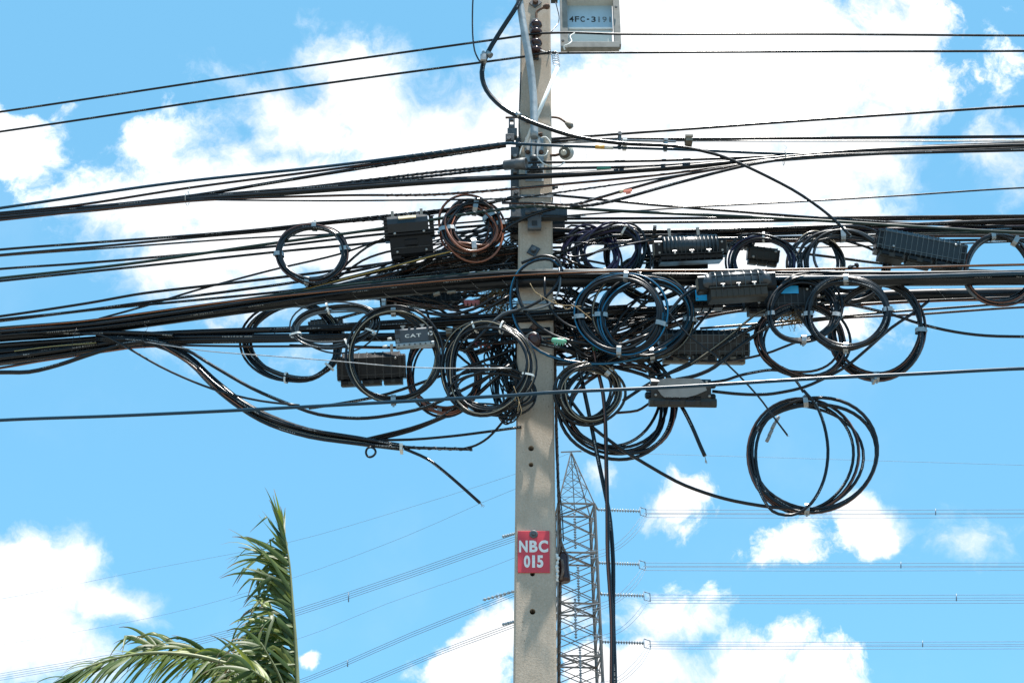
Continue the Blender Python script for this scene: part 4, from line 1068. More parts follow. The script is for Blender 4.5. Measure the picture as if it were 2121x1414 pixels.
for i, q in enumerate(([(1168, 262), (1163, 275), (1165, 295), (1172, 312)], [(1182, 258), (1195, 270), (1200, 300), (1196, 330), (1185, 350)], [(1212, 305), (1214, 330), (1195, 345), (1180, 352)], [(1165, 350), (1168, 380), (1160, 410), (1168, 440)])):
    tag(MB().tube(spline([at(x, y, -.1) for x, y in q], .01), .0009, 4).thing('hair_wire', TWINE), 'hair-thin loose wire dangling around the white insulator', 'wire', 'hair-thin wires')

# cream insulator right of the pole
c = at(1172, 316, -.12); s = scale_at(c)
ins = empty('pin_insulator', c, 'round cream porcelain insulator held right of the pole', 'insulator')
AX = Vector((-.25, -.75, -.55)).normalized()
MB().lathe([(6 * s, -16 * s), (13 * s, -13 * s), (16 * s, -6 * s), (16 * s, -2 * s), (13 * s, 1 * s), (12.5 * s, 6 * s), (11 * s, 8 * s)], c, AX, 24).build('skirt', WPORC, ins)
MB().lathe([(11.2 * s, 8 * s), (12 * s, 10 * s), (11.4 * s, 13 * s), (8 * s, 14 * s)], c, AX, 20).build('rim', BEIGE, ins)
MB().lathe([(6 * s, 13 * s), (6 * s, 23 * s), (4.5 * s, 25 * s)], c, AX, 14).build('head', WPORC, ins)
MB().tube([at(1137, 322, -.08), at(1150, 322, -.1), c - AX * 10 * s], 3 * s, 7).build('pin', RUST, ins)
MB().box(at(1138, 318, -.06), (6 * s, .04, 18 * s)).build('bracket', RUST, ins)
for q, l in (([(1113, 325), (1125, 338), (1140, 344), (1158, 344), (1170, 336)], 'pale wire looping from the bracket to the cream insulator'), ([(1115, 322), (1130, 322), (1135, 312)], 'short pale wire on the pipe bracket'), ([(1120, 286), (1130, 284), (1138, 292), (1142, 302)], 'pale wire arching over the pipe bracket'), ([(1088, 296), (1080, 308), (1077, 320)], 'pale wire pair by the lower end of the white tube')):
    tag(MB().tube(spline([at(x, y, -.2) for x, y in q], .01), 1.3 * s, 6).thing('pale_wire', TIE), l, 'wire')

# grey clamp hardware on the left flank
c = at(1062, 300, -.1); s = scale_at(c)
hw = empty('side_bracket', c, 'tall grey steel bracket with clamp boxes along the left side of the pole', 'bracket')
MB().box(at(1068, 390, -.05), (20 * s, .012, 190 * s)).build('strap', STEEL, hw)
mb = MB(); z0 = at(1060, 256, -.1)
mb.box(z0 + Vector((-5 * s, 0, 0)), (3 * s, .02, 22 * s)); mb.box(z0 + Vector((5 * s, 0, 0)), (3 * s, .02, 22 * s)); mb.box(z0 + Vector((0, 0, 9 * s)), (7 * s, .02, 5 * s)); mb.box(z0 + Vector((0, 0, -8 * s)), (7 * s, .02, 6 * s))
mb.build('lug', STEEL, hw)
MB().bevel_box(at(1061, 278, -.13), (20 * s, .05, 22 * s), .006).build('clamp_box', STEEL, hw)
MB().bevel_box(at(1056, 287, -.16), (18 * s, .03, 20 * s), .006).build('clamp_box', DSTEEL, hw)
b = MB(); bolt(b, at(1054, 288, -.178), 5 * s, .014); b.build('bolt', STEEL, hw)
MB().prism([(-.03, -16 * s), (.03, -16 * s), (.03, 10 * s), (.0, 16 * s), (-.03, 4 * s)], -5 * s, 5 * s, at(1073, 296, -.1)).build('gusset', DSTEEL, hw)
MB().bevel_box(at(1066, 316, -.13), (16 * s, .03, 24 * s), .006).build('clamp_box', STEEL, hw)
b = MB(); bolt(b, at(1067, 324, -.15), 4 * s, .012); b.build('bolt', CLIP, hw)
MB().bevel_box(at(1068, 400, -.12), (16 * s, .03, 26 * s), .006).build('clamp_box', STEEL, hw)
b = MB(); bolt(b, at(1069, 400, -.136), 5 * s, .012); b.build('bolt', DSTEEL, hw)
# grey cylinder clamp
a, b_ = at(1044, 343, -.22), at(1090, 338, -.24)
cy = empty('cylinder_clamp', a, 'short grey metal cylinder lying across the side bracket, open at the right', 'cable clamp')
ax = (b_ - a).normalized(); L = (b_ - a).length
MB().lathe([(6 * s, 0), (10 * s, 1 * s), (10.5 * s, L * .55), (11.5 * s, L * .57), (11.5 * s, L), (9 * s, L), (8.5 * s, L * .7)], a, ax, 18).build('barrel', STEEL, cy)
MB().bevel_box(a + ax * L * .5 + Vector((0, .02, -12 * s)), (8 * s, .03, 12 * s), .004).build('foot', STEEL, cy)

# crossarm with the clamp
c = PF(1118, 444, .03); s = scale_at(c)
ca = empty('steel_crossarm', c, 'grey flat steel crossarm bolted on the front of the pole', 'crossarm')
MB().box(PF(1117, 443, .012), (116 * s, .010, 26 * s * 1.13)).build('plate', DSTEEL, ca)
MB().box(PF(1117, 453, .03), (116 * s, .040, .006)).build('lip', DSTEEL, ca)
MB().box(PF(1110, 427, .008), (112 * s, .012, 8 * s)).build('rail', STEEL, ca)
cl = empty('crossarm_clamp', PF(1107, 455, .05), 'cast grey clamp with a square hole on the crossarm', 'clamp')
MB().bevel_box(PF(1107, 462, .045), (28 * s, .03, 34 * s), .006).build('jaw', STEEL, cl)
MB().bevel_box(PF(1106, 440, .055), (36 * s, .02, 10 * s), .005).build('wing', STEEL, cl)
MB().bevel_box(PF(1106, 436, .062), (12 * s, .03, 14 * s), .004).build('ear', STEEL, cl)
MB().box(PF(1107, 462, .0615), (11 * s, .004, 11 * s)).build('square_plug', BLACKP, cl)
for x, l in ((1073, 'black plastic box hidden behind the pole, left half showing'), (1153, 'black plastic box behind the pole below the crossarm, right side')):
    q = at(x, 476, .16)
    bx = empty('back_box', q, l, 'junction box')
    MB().bevel_box((0, 0, 0), (34 * s, .12, 46 * s), .012).build('body', PLASTIC, bx, local=True)
    MB().box((0, -.063, 18 * s), (30 * s, .006, 3 * s)).build('lid_rim', PLASTIC2, bx, local=True)
# bolt stubs sticking out of the pole's right flank
for (x, y, l) in ((1150, 388, 'rusty bolt end sticking out right of the pole above the crossarm'), (1158, 296, 'grey eye bolt right of the pole under the curved cable')):
    mb = MB().tube([at(1136, y, .0), at(x + 6, y, -.0)], 3 * s, 8); bolt(mb, at(1143, y, 0), 6 * s, .018, Vector((1, 0, 0)))
    tag(mb.thing('bolt_end', STEEL), l, 'bolt')
# coil spring clamp on curved cable
c = at(1001, 122, -.3); s = scale_at(c)
cp = empty('cable_clamp', c, 'small metal clamp gripping the curved black cable where a thin wire hangs', 'clamp')
MB().bevel_box(c, (12 * s, .04, 18 * s), .006).build('body', CLIP, cp)
mb = MB(); bolt(mb, c + Vector((0, 0, 9 * s)), 4 * s, 10 * s, Vector((0, 0, 1))); mb.build('bolt', CLIP, cp)
for (x, y, l) in ((1013, 113, 'silver band on the curved black cable by the clamp'), (1074, 239, 'silver band on the curved black cable at the pole edge')):
    a, b_ = at(x - 4, y - 3, -.26), at(x + 4, y + 3, -.26)
    tag(MB().tube([a, b_], 6.3 * s, 10).thing('cable_band', CLIP), l, 'cable band')

# clips on the straight cables, right
def strap(x, y, h, label, m=CLIP, w=6, off=-.24):
    c = at(x, y, off); s = scale_at(c)
    o = empty('cable_strap', c, label, 'strap')
    mb = MB()
    for (dx, dy, sx, sy) in ((0, -.012, w, .002), (0, .05, w, .002)):
        mb.box(c + Vector((0, dy, 0)), (w * s, .002, h * s * 1.13))
    for e in (-1, 1): mb.box(c + Vector((0, .019, e * h * s * .565)), (w * s, .060, .0025))
    mb.build('band', m, o)
    MB().box(c + Vector((0, -.016, h * s * .3)), (w * s * 1.15, .006, 5 * s)).build('buckle', m, o)
strap(1284, 287, 26, 'grey strap tying three cables, left of the white one', STEEL, 6)
strap(1294, 295, 14, 'white strap beside the grey one on the upper right cables', WHITE, 8)
strap(1379, 296, 16, 'silver strap on the upper right cables', CLIP, 7)
strap(1427, 288, 13, 'boxy beige connector on the upper right cable', BEIGE, 14)
strap(795, 628, 14, 'bright silver clip under the left trunk', CLIP, 8)
strap(831, 926, 12, 'cream strap at the end of the drooping bundle', TIE, 6, -.2)
strap(930, 688, 9, 'small rusty connector behind the left coils', BEIGE, 12, -.16)
strap(1356, 474, 6, 'tiny dark block on the level run above the ribbed closure', STEEL, 6, .05)
strap(1812, 780, 14, 'small clip where the low blue cable passes the tall thin coil', CLIP, 5, -.3)
# colour tapes and tags
def sleeve(x0, y0, x1, y1, r, m, label, name='cable_tape', off=-.22):
    a, b_ = at(x0, y0, off), at(x1, y1, off)
    return tag(MB().tube([a, a.lerp(b_, .5), b_], r * scale_at(a), 10).thing(name, m), label, 'tape')
sleeve(1233, 304.5, 1252, 305.5, 4, YTAPE, 'amber tape on the wire-wound cable right of the pole')
sleeve(1252, 305.5, 1270, 306, 4, TIE, 'white tape beside the amber tape')
sleeve(1236, 350, 1265, 349, 4.6, GTAG, 'green tag sleeve on the cable right of the white insulator', 'cable_tag', -.19)
sleeve(1283, 398, 1292, 394, 4, CREAM, 'cream sleeve beside the orange flag', 'cable_tag', -.23)
sleeve(898, 611, 911, 607, 4.2, BEIGE, 'beige tape tag under the left trunk, left of two', 'cable_tape', -.2)
sleeve(926, 606, 944, 604, 3, BEIGE, 'beige tape tag under the left trunk, right of two', 'cable_tape', -.2)
sleeve(803, 702, 811, 701, 2.6, TIE, 'tiny white tag left of the CAT box, upper', 'cable_tape', -.2)
sleeve(793, 718, 802, 717, 2.6, TIE, 'tiny white tag left of the CAT box, lower', 'cable_tape', -.2)
c = at(1300, 395, -.235); s = scale_at(c)
tag(MB().prism([(-.004, 3 * s), (.004, 3 * s), (.004, -3 * s), (-.004, -3 * s)], -9 * s, 9 * s, c, Matrix.Rotation(math.radians(-12), 3, 'Y')).prism([(-.003, 0), (.003, 0), (.002, -8 * s), (-.002, -8 * s)], -5 * s, 5 * s, c, Matrix.Rotation(math.radians(-12), 3, 'Y')).thing('cable_flag', OTAG), 'orange plastic flag on the brown cable right of the pole', 'tag')
c = at(1158, 706, -.26)
mb = MB().lathe([(2 * s, -15 * s), (5 * s, -13 * s), (6 * s, -2 * s), (5.5 * s, 8 * s), (4 * s, 13 * s), (1 * s, 15 * s)], c, Vector((1, 0, -.12)), 12)
for i in range(4): mb.box(c + Vector(((-8 + 5 * i) * s, 0, -7 * s)), (2 * s, 4 * s, 5 * s))
tag(mb.thing('plastic_clip', PGTAG), 'pale green plastic clip at the right edge of the pole', 'clip')
c = at(1240, 719, -.2)
mb = MB().box(c, (26 * s, .012, 4 * s), Matrix.Rotation(.15, 3, 'Y'))
for i in range(4): mb.box(c + Vector(((-10 + 6.5 * i) * s, 0, -4 * s)), (2.5 * s, .01, 6 * s))
tag(mb.thing('plastic_clip', GTAG), 'small green toothed clip under the blue striped coil', 'clip')
for (x, y, l) in ((977, 625, 'faded pink toothed clip left of the bird nest'), (1000, 712, 'faded pink clip left of the spool insulator')):
    c = at(x, y, -.1); mb = MB().bevel_box(c, (32 * s, .02, 7 * s), .004)
    for i in range(4): mb.box(c + Vector(((-12 + 8 * i) * s, 0, -5 * s)), (5 * s, .018, 6 * s))
    tag(mb.thing('plastic_clip', PTAG), l, 'clip')
# cable hook with two black discs on the orange cable
c = at(1768, 551, -.27); s = scale_at(c)
hk = empty('twin_disc_clip', c, 'black clip with two round discs sitting on the orange-bottomed cable', 'clip')
for dx, dz in ((-7, -2), (7, 3)): MB().lathe([(5 * s, -2 * s), (5.5 * s, 0), (3 * s, 3 * s)], c + Vector((dx * s, 0, dz * s)), Vector((.3 * (1 if dx > 0 else -1), -1, .3)), 12).build('disc', PLASTIC, hk)
MB().tube([c + Vector((-7 * s, 0, -2 * s)), c + Vector((7 * s, 0, 3 * s))], 2 * s, 6).build('bridge', PLASTIC, hk)

# guy strand with maroon strain insulator, right flank of the pole
pts = spline([at(1149, 640, .02), at(1150, 760, .0), at(1153, 900, -.02), at(1158, 1050, -.03), at(1161, 1120, -.03), at(1162, 1150, -.03)], .05)
s = scale_at(pts[-1])
gw = empty('guy_strand', pts[0], 'rusty twisted steel strand running down the right side of the pole', 'steel strand')
MB().tube(pts, 3.2 * s, 7).build('strand', RUSTWIRE, gw)
helix(pts, 0, 1, 3.2 * s, .05, .0016, 2).build('twist', TWIG, gw)
pts2 = spline([at(1161, 1190, -.03), at(1159, 1300, -.03), at(1158, 1414, -.03), at(1156, 2000, -.03), at(1152, 3200, -.03)], .08)
lw = MB().tube(pts2, 3.2 * s, 7).build('lower_strand', RUSTWIRE, gw)
helix(pts2, 0, .5, 3.2 * s, .05, .0016, 2).build('twist', TWIG, lw)
tag(MB().tube(spline([at(1150, 880, -.01), at(1153, 960, -.05), at(1164, 1060, -.06), at(1167, 1120, -.06)], .03), 1.4 * s, 6).thing('thin_wire', BLK), 'thin black wire beside the rusty strand', 'wire')
c = at(1168, 1176, -.05); s = scale_at(c)
si = empty('strain_insulator', c, 'maroon porcelain strain insulator hanging on the rusty strand beside the red sign', 'insulator')
MB().lathe([(8 * s, -32 * s), (11.5 * s, -30 * s), (12.5 * s, -22 * s), (11 * s, -8 * s), (11 * s, 10 * s), (12.5 * s, 24 * s), (11 * s, 32 * s), (7 * s, 33 * s)], c, Vector((-.05, .1, 1)), 20).build('body', PORC, si)
pth = spline([at(1151, 1148, -.075), at(1156, 1158, -.085), at(1153, 1172, -.085), at(1155, 1188, -.085), at(1152, 1203, -.075)], .006)
mb = MB().tube(pth, [(3.2 + 1.6 * math.sin(i * 1.9) + 1.0 * math.sin(i * .7)) * s for i in range(len(pth))], 9)
mb.build('paint_patch', WHITE, si)
MB().tube(spline([at(1162, 1120, -.04), at(1158, 1140, -.06), at(1154, 1155, -.07)], .01), 3 * s, 7).build('strand_loop', RUSTWIRE, si)
MB().tube(spline([at(1162, 1122, -.04), at(1168, 1138, -.06), at(1176, 1152, -.05)], .01), 3 * s, 7).build('strand_loop', RUSTWIRE, si)
MB().tube(spline([at(1164, 1158, -.1), at(1166, 1180, -.1), at(1162, 1200, -.08)], .01), 3 * s, 7).build('strand_loop', RUSTWIRE, si)

# ------------------------------------------------------------------ switch box at the top, 4FC-3191
BY = -.02
c = at(1222, 50, BY); s = scale_at(c)
sb = empty('switch_frame', c, 'pale blue plate reading 4FC-3191 in a grey steel frame beside the pole top', 'equipment frame')
Z = 1 / math.cos(math.radians(40))
def sbx(x0, x1, y0, y1, dep, dy, name, m, parent=None):
    ym = min(max((y0 + y1) / 2, 20), 80); p0 = at(x0, ym, BY); p1 = at(x1, ym, BY); p0 = Vector((p0.x, p0.y, at(x0, y0, BY).z)); p1 = Vector((p1.x, p1.y, at(x1, y1, BY).z))
    return MB().bevel_box(((p0.x + p1.x) / 2, BY + dy, (p0.z + p1.z) / 2), (p1.x - p0.x, dep, p0.z - p1.z), .003).build(name, m, parent or sb)
sbx(1160, 1175, -150, 104, .05, .0, 'post', FRAMEM)
sbx(1270, 1283, -150, 96, .05, .0, 'post', FRAMEM)
sbx(1176, 1282, 91, 102, .05, -.002, 'bottom_rail', FRAMEM)
pl = sbx(1176, 1269, -6, 57, .012, .03, 'panel', BLUEPANEL)
sbx(1178, 1268, 60, 86, .10, .06, 'lower_box', CREAMBOX)
sbx(1174, 1270, -60, 4, .09, -.01, 'upper_box', CREAMBOX)
sbx(1178, 1269, 53.5, 57, .03, .02, 'panel_lip', WHITE)
for i, ch in enumerate('4FC-3191'):
    pc = at(1184 + i * 11.4, 38.5, BY + .022)
    o = link_mesh('letter', text_mesh(ch, (9 if ch not in '-1' else (5 if ch == '-' else 3)) * s, (11 if ch != '-' else 2.2) * s * Z, .0008, .012), BLACKP if i < 5 else FADED, sb)
    o.location = Vector((pc.x, BY + .0228, pc.z)) - c
p0 = at(1160, -140, BY)
MB().box(Vector(((POLE_X + p0.x) / 2 + .1, BY + .04, p0.z)), (p0.x - POLE_X + .3, .06, .08)).build('mounting_arm', STEEL, sb)
MB().bevel_box(at(1148, -2, BY), (14 * s, .05, 12 * s), .004).build('side_bracket', DSTEEL, sb)
for x, y in ((1166, 85), (1276, 15)):
    b = MB(); bolt(b, at(x, y, BY - .027), 3 * s, .006); b.build('bolt', DSTEEL, sb)
tag(MB().tube(spline([at(1151, 5, -.05), at(1158, 35, -.06), at(1156, 48, -.07), at(1142, 66, -.12)], .01), 1.0 * s, 5).thing('thin_wire', BLK), 'thin wire from the switch frame to the topmost supply wire', 'wire')

# ------------------------------------------------------------------ splice closures
def shell_prof(hy, hz, n=12, flat=.55):
    """rounded profile, flat below"""
    pr = []
    for i in range(n + 1):
        a = math.pi * i / n
        pr.append((-math.cos(a) * hy, math.sin(a) * hz))
    return [(hy * 1.0, -hz * flat), ] + list(reversed(pr)) + [(-hy, -hz * flat)]

def closure_root(name, cx, cy, rot, off, label, rx=24, yaw=0):
    c = at(cx, cy, off)
    o = empty(name, c, label, 'splice closure', 'cable splice closures', rot=(math.radians(rx), math.radians(rot), math.radians(yaw)))
    return o, scale_at(c)

def put(mb, name, m, root, s):
    return mb.build(name, m, root, local=True, s=s)

def repeat(mesh_mb, name, m, root, s, places):
    me = None
    for q in places:
        if me is None:
            o = put(mesh_mb, name, m, root, s); me = o.data
        else:
            o = link_mesh(name, me, None, root)
        o.location = Vector(q) * s
    return

def lugs(root, s, xs, z, y, m=PLASTIC, mb_=CLIP):
    repeat(MB().bevel_box((0, 0, 0), (9, 6, 12), 2), 'lug', m, root, s, [(x, y, z) for x in xs])
    b = MB(); b.lathe([(2.6, 0), (2.6, 1.5), (1.4, 2.4)], (0, 0, 0), Vector((0, -1, 0)), 8)
    repeat(b, 'screw', mb_, root, s, [(x, y - 3.2, z - 1) for x in xs])

def hangers(root, s, xs, z, h=16):
    repeat(MB().box((0, 0, h / 2), (6, 2, h)).box((0, 5, h), (6, 12, 2)), 'hanger', CLIP, root, s, [(x, -2, z) for x in xs])

def ribbed(cx, cy, L, R, rot, off, label, shell_m, tray_m, nr, ends=True, tray=22, longi=False, taper=False, hang=True, rx=20):
    o, s = closure_root('splice_closure', cx, cy, rot, off, label, rx)
    pr = shell_prof(R, R)
    hl = L * .5
    if taper:
        hb = hl * .66
        put(MB().prism(pr, -hb, hb, sm=True), 'shell', shell_m, o, s)
        put(MB().prism(pr, -hl * .9, -hb, s0=.74, s1=1.0, sm=True), 'shoulder', shell_m, o, s); put(MB().prism(pr, hb, hl * .9, s0=1.0, s1=.74, sm=True), 'shoulder', shell_m, o, s)
    else:
        hb = hl * .78
        put(MB().prism(pr, -hb, hb, sm=True), 'shell', shell_m, o, s)
    rp = shell_prof(R + .9, R + .9)
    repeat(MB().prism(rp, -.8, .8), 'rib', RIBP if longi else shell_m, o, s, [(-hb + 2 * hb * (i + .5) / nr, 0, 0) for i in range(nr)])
    if longi:
        for a in (25, 50, 75):
            y, z = -math.cos(math.radians(a)) * (R + .6), math.sin(math.radians(a)) * (R + .6)
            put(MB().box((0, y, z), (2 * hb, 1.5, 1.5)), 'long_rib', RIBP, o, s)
    if ends:
        for e in (-1, 1):
            eb = put(MB().bevel_box((e * (hb + (hl - hb) * .55), 0, -1), ((hl - hb) * 1.0, R * 1.35, R * 1.35), 4), 'end_block', PLASTIC, o, s)
            b = MB()
            for z in (-R * .35, R * .3): b.lathe([(2.4, 0), (2.4, 1.4)], (e * (hb + (hl - hb) * .5), -R * .675, z), Vector((0, -1, 0)), 8)
            put(b, 'screw', CLIP, eb, s)
            put(MB().prism([(-R * .5, -R * .5), (R * .5, -R * .5), (R * .5, R * .5), (-R * .5, R * .5)], 0, 5 * 1, (e * hl - 2.5, 0, 0)), 'seal', BEIGE, o, s)
    t = put(MB().bevel_box((0, 0, -R * .55 - tray * .35), (2 * hb * 1.12, R * 2.1, tray * .7), 4), 'tray', tray_m, o, s)
    put(MB().box((0, -R * .3, -R * .55 - 1), (2 * hb * 1.16, R * 1.75, 3)), 'flange', tray_m, o, s)
    lugs(o, s, (-hb * .62, 0, hb * .62), -R * .55 + 1, -R - 2)
    repeat(MB().box((0, 0, 0), (2, 2, tray * .5)), 'tray_rib', tray_m, o, s, [(-hb + 2 * hb * (i + .5) / 9, -R * 1.05 - 1, -R * .55 - tray * .38) for i in range(9)])
    if hang: hangers(o, s, (-hb * .7, hb * .35), R)
    return o, s

def gridded(cx, cy, L, H, Dp, rot, off, label, m, tray_m, nx=13, nz=3, rx=22, tray=14, hang=False, yaw=0):
    o, s = closure_root('splice_closure', cx, cy, rot, off, label, rx, yaw)
    hl, hh, hd = L / 2, H / 2, Dp / 2
    ch = H * .22
    prof = [(-hd, -hh + ch * .4), (-hd + ch * .4, -hh), (hd, -hh), (hd, hh), (-hd + ch, hh), (-hd, hh - ch)]
    put(MB().prism(prof, -hl * .84, hl * .84), 'body', m, o, s)
    big = [(y * 1.05, z * 1.05) for y, z in prof]
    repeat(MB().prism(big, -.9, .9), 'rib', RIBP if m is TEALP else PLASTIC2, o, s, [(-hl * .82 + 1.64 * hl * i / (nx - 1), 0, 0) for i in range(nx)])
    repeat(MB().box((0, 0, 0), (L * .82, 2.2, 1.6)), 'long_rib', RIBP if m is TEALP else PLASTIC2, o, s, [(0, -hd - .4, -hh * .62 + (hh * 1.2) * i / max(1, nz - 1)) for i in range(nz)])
    for e in (-1, 1):
        eb = put(MB().bevel_box((e * hl * .91, 0, -H * .03), (hl * .16, Dp * .92, H * .86), 4), 'end_block', PLASTIC, o, s)
        g = MB()
        for z in (-.28, 0, .28): g.box((e * hl * .91, -Dp * .46 - .5, H * z), (hl * .17, 2.2, 1.6))
        for x in (-.05, .05): g.box((e * hl * .91 + hl * x, -Dp * .46 - .4, -H * .03), (1.6, 2.0, H * .8))
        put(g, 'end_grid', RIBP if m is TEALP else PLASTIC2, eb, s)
    seg = L * .27
    repeat(MB().bevel_box((0, 0, 0), (seg, Dp * .85, tray), 3), 'tray', tray_m, o, s, [(x, -2, -hh - tray * .5 + 2) for x in (-L * .31, 0, L * .31)])
    repeat(MB().bevel_box((0, 0, 0), (seg * .3, 4, tray * .6), 1), 'latch', PLASTIC, o, s, [(x + dx, -2 - Dp * .43, -hh - tray * .4 + 2) for x in (-L * .31, 0, L * .31) for dx in (-seg * .28, seg * .28)])
    b = MB(); b.lathe([(3, 0), (3, 1.5), (1.6, 2.6)], (0, 0, 0), Vector((0, -1, 0)), 10)
    repeat(b, 'screw', CLIP, o, s, [(-L * .31, -hd - 1.2, -hh * .55), (L * .36, -hd - 1.2, hh * .5)])
    if hang: hangers(o, s, (-L * .3, L * .3), hh)
    return o, s

# ribbed grey-black closure above the trunk
ribbed(1428, 515, 146, 27, -3, -.14, 'ribbed black closure with rounded top hanging above the right trunk', SHINY2, PLASTIC, 14, tray=22)
o, s = closure_root('splice_closure', 1408, 545, -2, .0, 'flat toothed black tray closure tucked behind the ribbed one', 20)
put(MB().bevel_box((0, 0, 0), (112, 30, 30), 3), 'body', PLASTIC, o, s)
repeat(MB().prism([(-1, 4), (1, 4), (1, -4), (-1, -4)], -3, 3, s0=1, s1=1), 'tooth', LGREY, o, s, [(-48 + 9 * i, -15.6, 6) for i in range(10)])
# shiny closure in front of the trunk
ribbed(1524, 586, 158, 25, -4, -.34, 'shiny ribbed black closure with tapered ends in front of the right trunk', SHINY, PLASTIC3, 7, taper=True, longi=True, tray=34, hang=False, rx=14)
# tilted gridded closure, upper right
gridded(1905, 516, 184, 54, 48, 13, -.1, 'tilted gridded black closure near the right edge', TEALP, PLASTIC3, 15, 2, rx=12, hang=False)
# gridded closure under the trunk
gridded(1457, 712, 188, 56, 44, 1, -.06, 'gridded black closure with beige trays under the right trunk', TEALP, BEIGE, 14, 3, rx=22, tray=16)
# dark gridded closure left
gridded(770, 760, 142, 58, 46, -3, -.17, 'dark gridded closure behind the big black coil, left of the pole', PLASTIC, PLASTIC3, 8, 2, rx=22, tray=12, hang=True)
# blue-labelled closures behind the shiny one
o, s = gridded(1462, 612, 70, 46, 40, -2, -.16, 'black closure with a bright blue label left behind the shiny one', PLASTIC, PLASTIC, 6, 2, rx=14, tray=10)
put(MB().box((-8, -23, -4), (34, 1.5, 26)), 'label', SKYLBL, o, s)
o, s = gridded(1614, 618, 150, 52, 40, -1, -.12, 'long black closure with a blue label behind the small black coil', PLASTIC, PLASTIC3, 10, 2, rx=14, tray=12)
put(MB().box((14, -22.6, 12), (44, 1.5, 16)), 'label', SKYLBL, o, s)
# smaller ones behind
gridded(1580, 528, 66, 30, 34, 8, .2, 'small dark closure seen through the violet round coil', PLASTIC3, PLASTIC3, 5, 2, rx=25, tray=10)
gridded(1532, 500, 60, 22, 30, 2, .3, 'small black closure hidden high behind the ribbed one', PLASTIC, PLASTIC, 5, 2, rx=10, tray=8)
gridded(676, 678, 72, 34, 34, -8, -.02, 'small black closure seen through the flat grey coil', TEALP, PLASTIC, 9, 2, rx=15, tray=10)
o, s = gridded(900, 572, 146, 24, 36, -6, .12, 'long black closure with pale top lying behind the cable fan', PLASTIC, PLASTIC, 9, 2, rx=5, tray=10)
put(MB().bevel_box((-18, -6, 14), (96, 24, 8), 3), 'pale_lid', LGREY, o, s)
o, s = gridded(872, 622, 170, 22, 30, -5, .06, 'low black toothed closure hidden under the left trunk', PLASTIC, PLASTIC, 16, 1, rx=15, tray=8)

# square closure, left
o, s = closure_root('splice_closure', 849, 489, -6, -.16, 'square black clamshell closure with a cream label hanging left of the brown coil', 22)
put(MB().bevel_box((2, 4, -17), (88, 38, 54), 6), 'base', PLASTIC, o, s)
put(MB().prism([(-20, -14), (18, -14), (18, 22), (-8, 22), (-17, 15), (-21, 4)], -42, 42, (-2, -2, 20)), 'lid', TEALP, o, s)
put(MB().box((-2, -19.5, 36), (36, 3, 6), Matrix.Rotation(math.radians(-35), 3, 'X')), 'label', CREAM, o, s)
for e in (-1, 1):
    put(MB().bevel_box((e * 47, 0, 14), (9, 34, 46), 4), 'end_wall', PLASTIC, o, s)
    repeat(MB().box((0, 0, 0), (12, 2, 2)), 'rib', PLASTIC2, o, s, [(e * 48, -17, 0 + 7 * i) for i in range(6)])
put(MB().bevel_box((0, -14, 2), (98, 12, 8), 2), 'flange', PLASTIC, o, s)
put(MB().bevel_box((2, -15, -16), (26, 6, 14), 2), 'hasp', PLASTIC, o, s)
put(MB().bevel_box((2, -10, -26), (76, 12, 8), 3), 'ridge', PLASTIC2, o, s)
for x in (-30, 38): put(MB().bevel_box((x, -4, -44), (18, 20, 12), 3), 'foot', PLASTIC, o, s)
b = MB(); b.lathe([(3, 0), (3, 1.5), (1.6, 2.6)], (0, 0, 0), Vector((0, -1, 0)), 10)
repeat(b, 'screw', CLIP, o, s, [(-30, -20.5, 4), (30, -20.5, 4), (-28, -16, -34), (32, -16, -34)])
hangers(o, s, (-32, 28), 40, 14)
put(MB().box((22, -8, -50), (14, 5, 6)), 'white_tab', TIE, o, s)

# pale panel closure
o, s = closure_root('splice_closure', 1409, 812, 1, -.2, 'black closure with a pale grey smooth cover, low right of the pole', 24)
def poly_plate(mb, pts, y0, y1):
    n = len(pts); vs = [(x, y0, z) for x, z in pts] + [(x, y1, z) for x, z in pts]
    mb.add(vs, [tuple(range(n)), tuple(reversed(range(n, 2 * n)))] + [(i, n + i, n + (i + 1) % n, (i + 1) % n) for i in range(n)])
    return mb
put(poly_plate(MB(), [(-52, 8), (-44, 24), (-30, 28), (38, 28), (48, 18), (52, 4), (30, -6), (8, -12), (-34, -12), (-40, -8)], -22, -10), 'cover', LGREY, o, s)
put(MB().bevel_box((0, 2, 2), (124, 34, 50), 6), 'body', PLASTIC2, o, s)
put(MB().bevel_box((4, -6, -22), (138, 34, 18), 5), 'base', PLASTIC3, o, s)
repeat(MB().bevel_box((0, 0, 0), (12, 6, 10), 2), 'cover_rib', PLASTIC, o, s, [(-26 + 15 * i, -19, -14) for i in range(5)])
repeat(MB().bevel_box((0, 0, 0), (20, 3, 9), 1), 'latch', PLASTIC2, o, s, [(-46 + 32 * i, -24.5, -23) for i in range(4)])
for e, z in ((-1, 8), (-1, -8), (1, 16), (1, -10)):
    q = put(MB().lathe([(7, -8), (8, -4), (8, 6), (5, 9)], (e * 64, -4, z), Vector((e, -.2, 0)), 12), 'cable_port', PLASTIC, o, s)
b = MB(); b.lathe([(3.2, 0), (3.2, 1.5), (1.6, 2.8)], (0, 0, 0), Vector((0, -1, 0)), 10)
repeat(b, 'screw', CLIP, o, s, [(-52, -16, -7), (58, -16, -8), (52, -16, 22)])

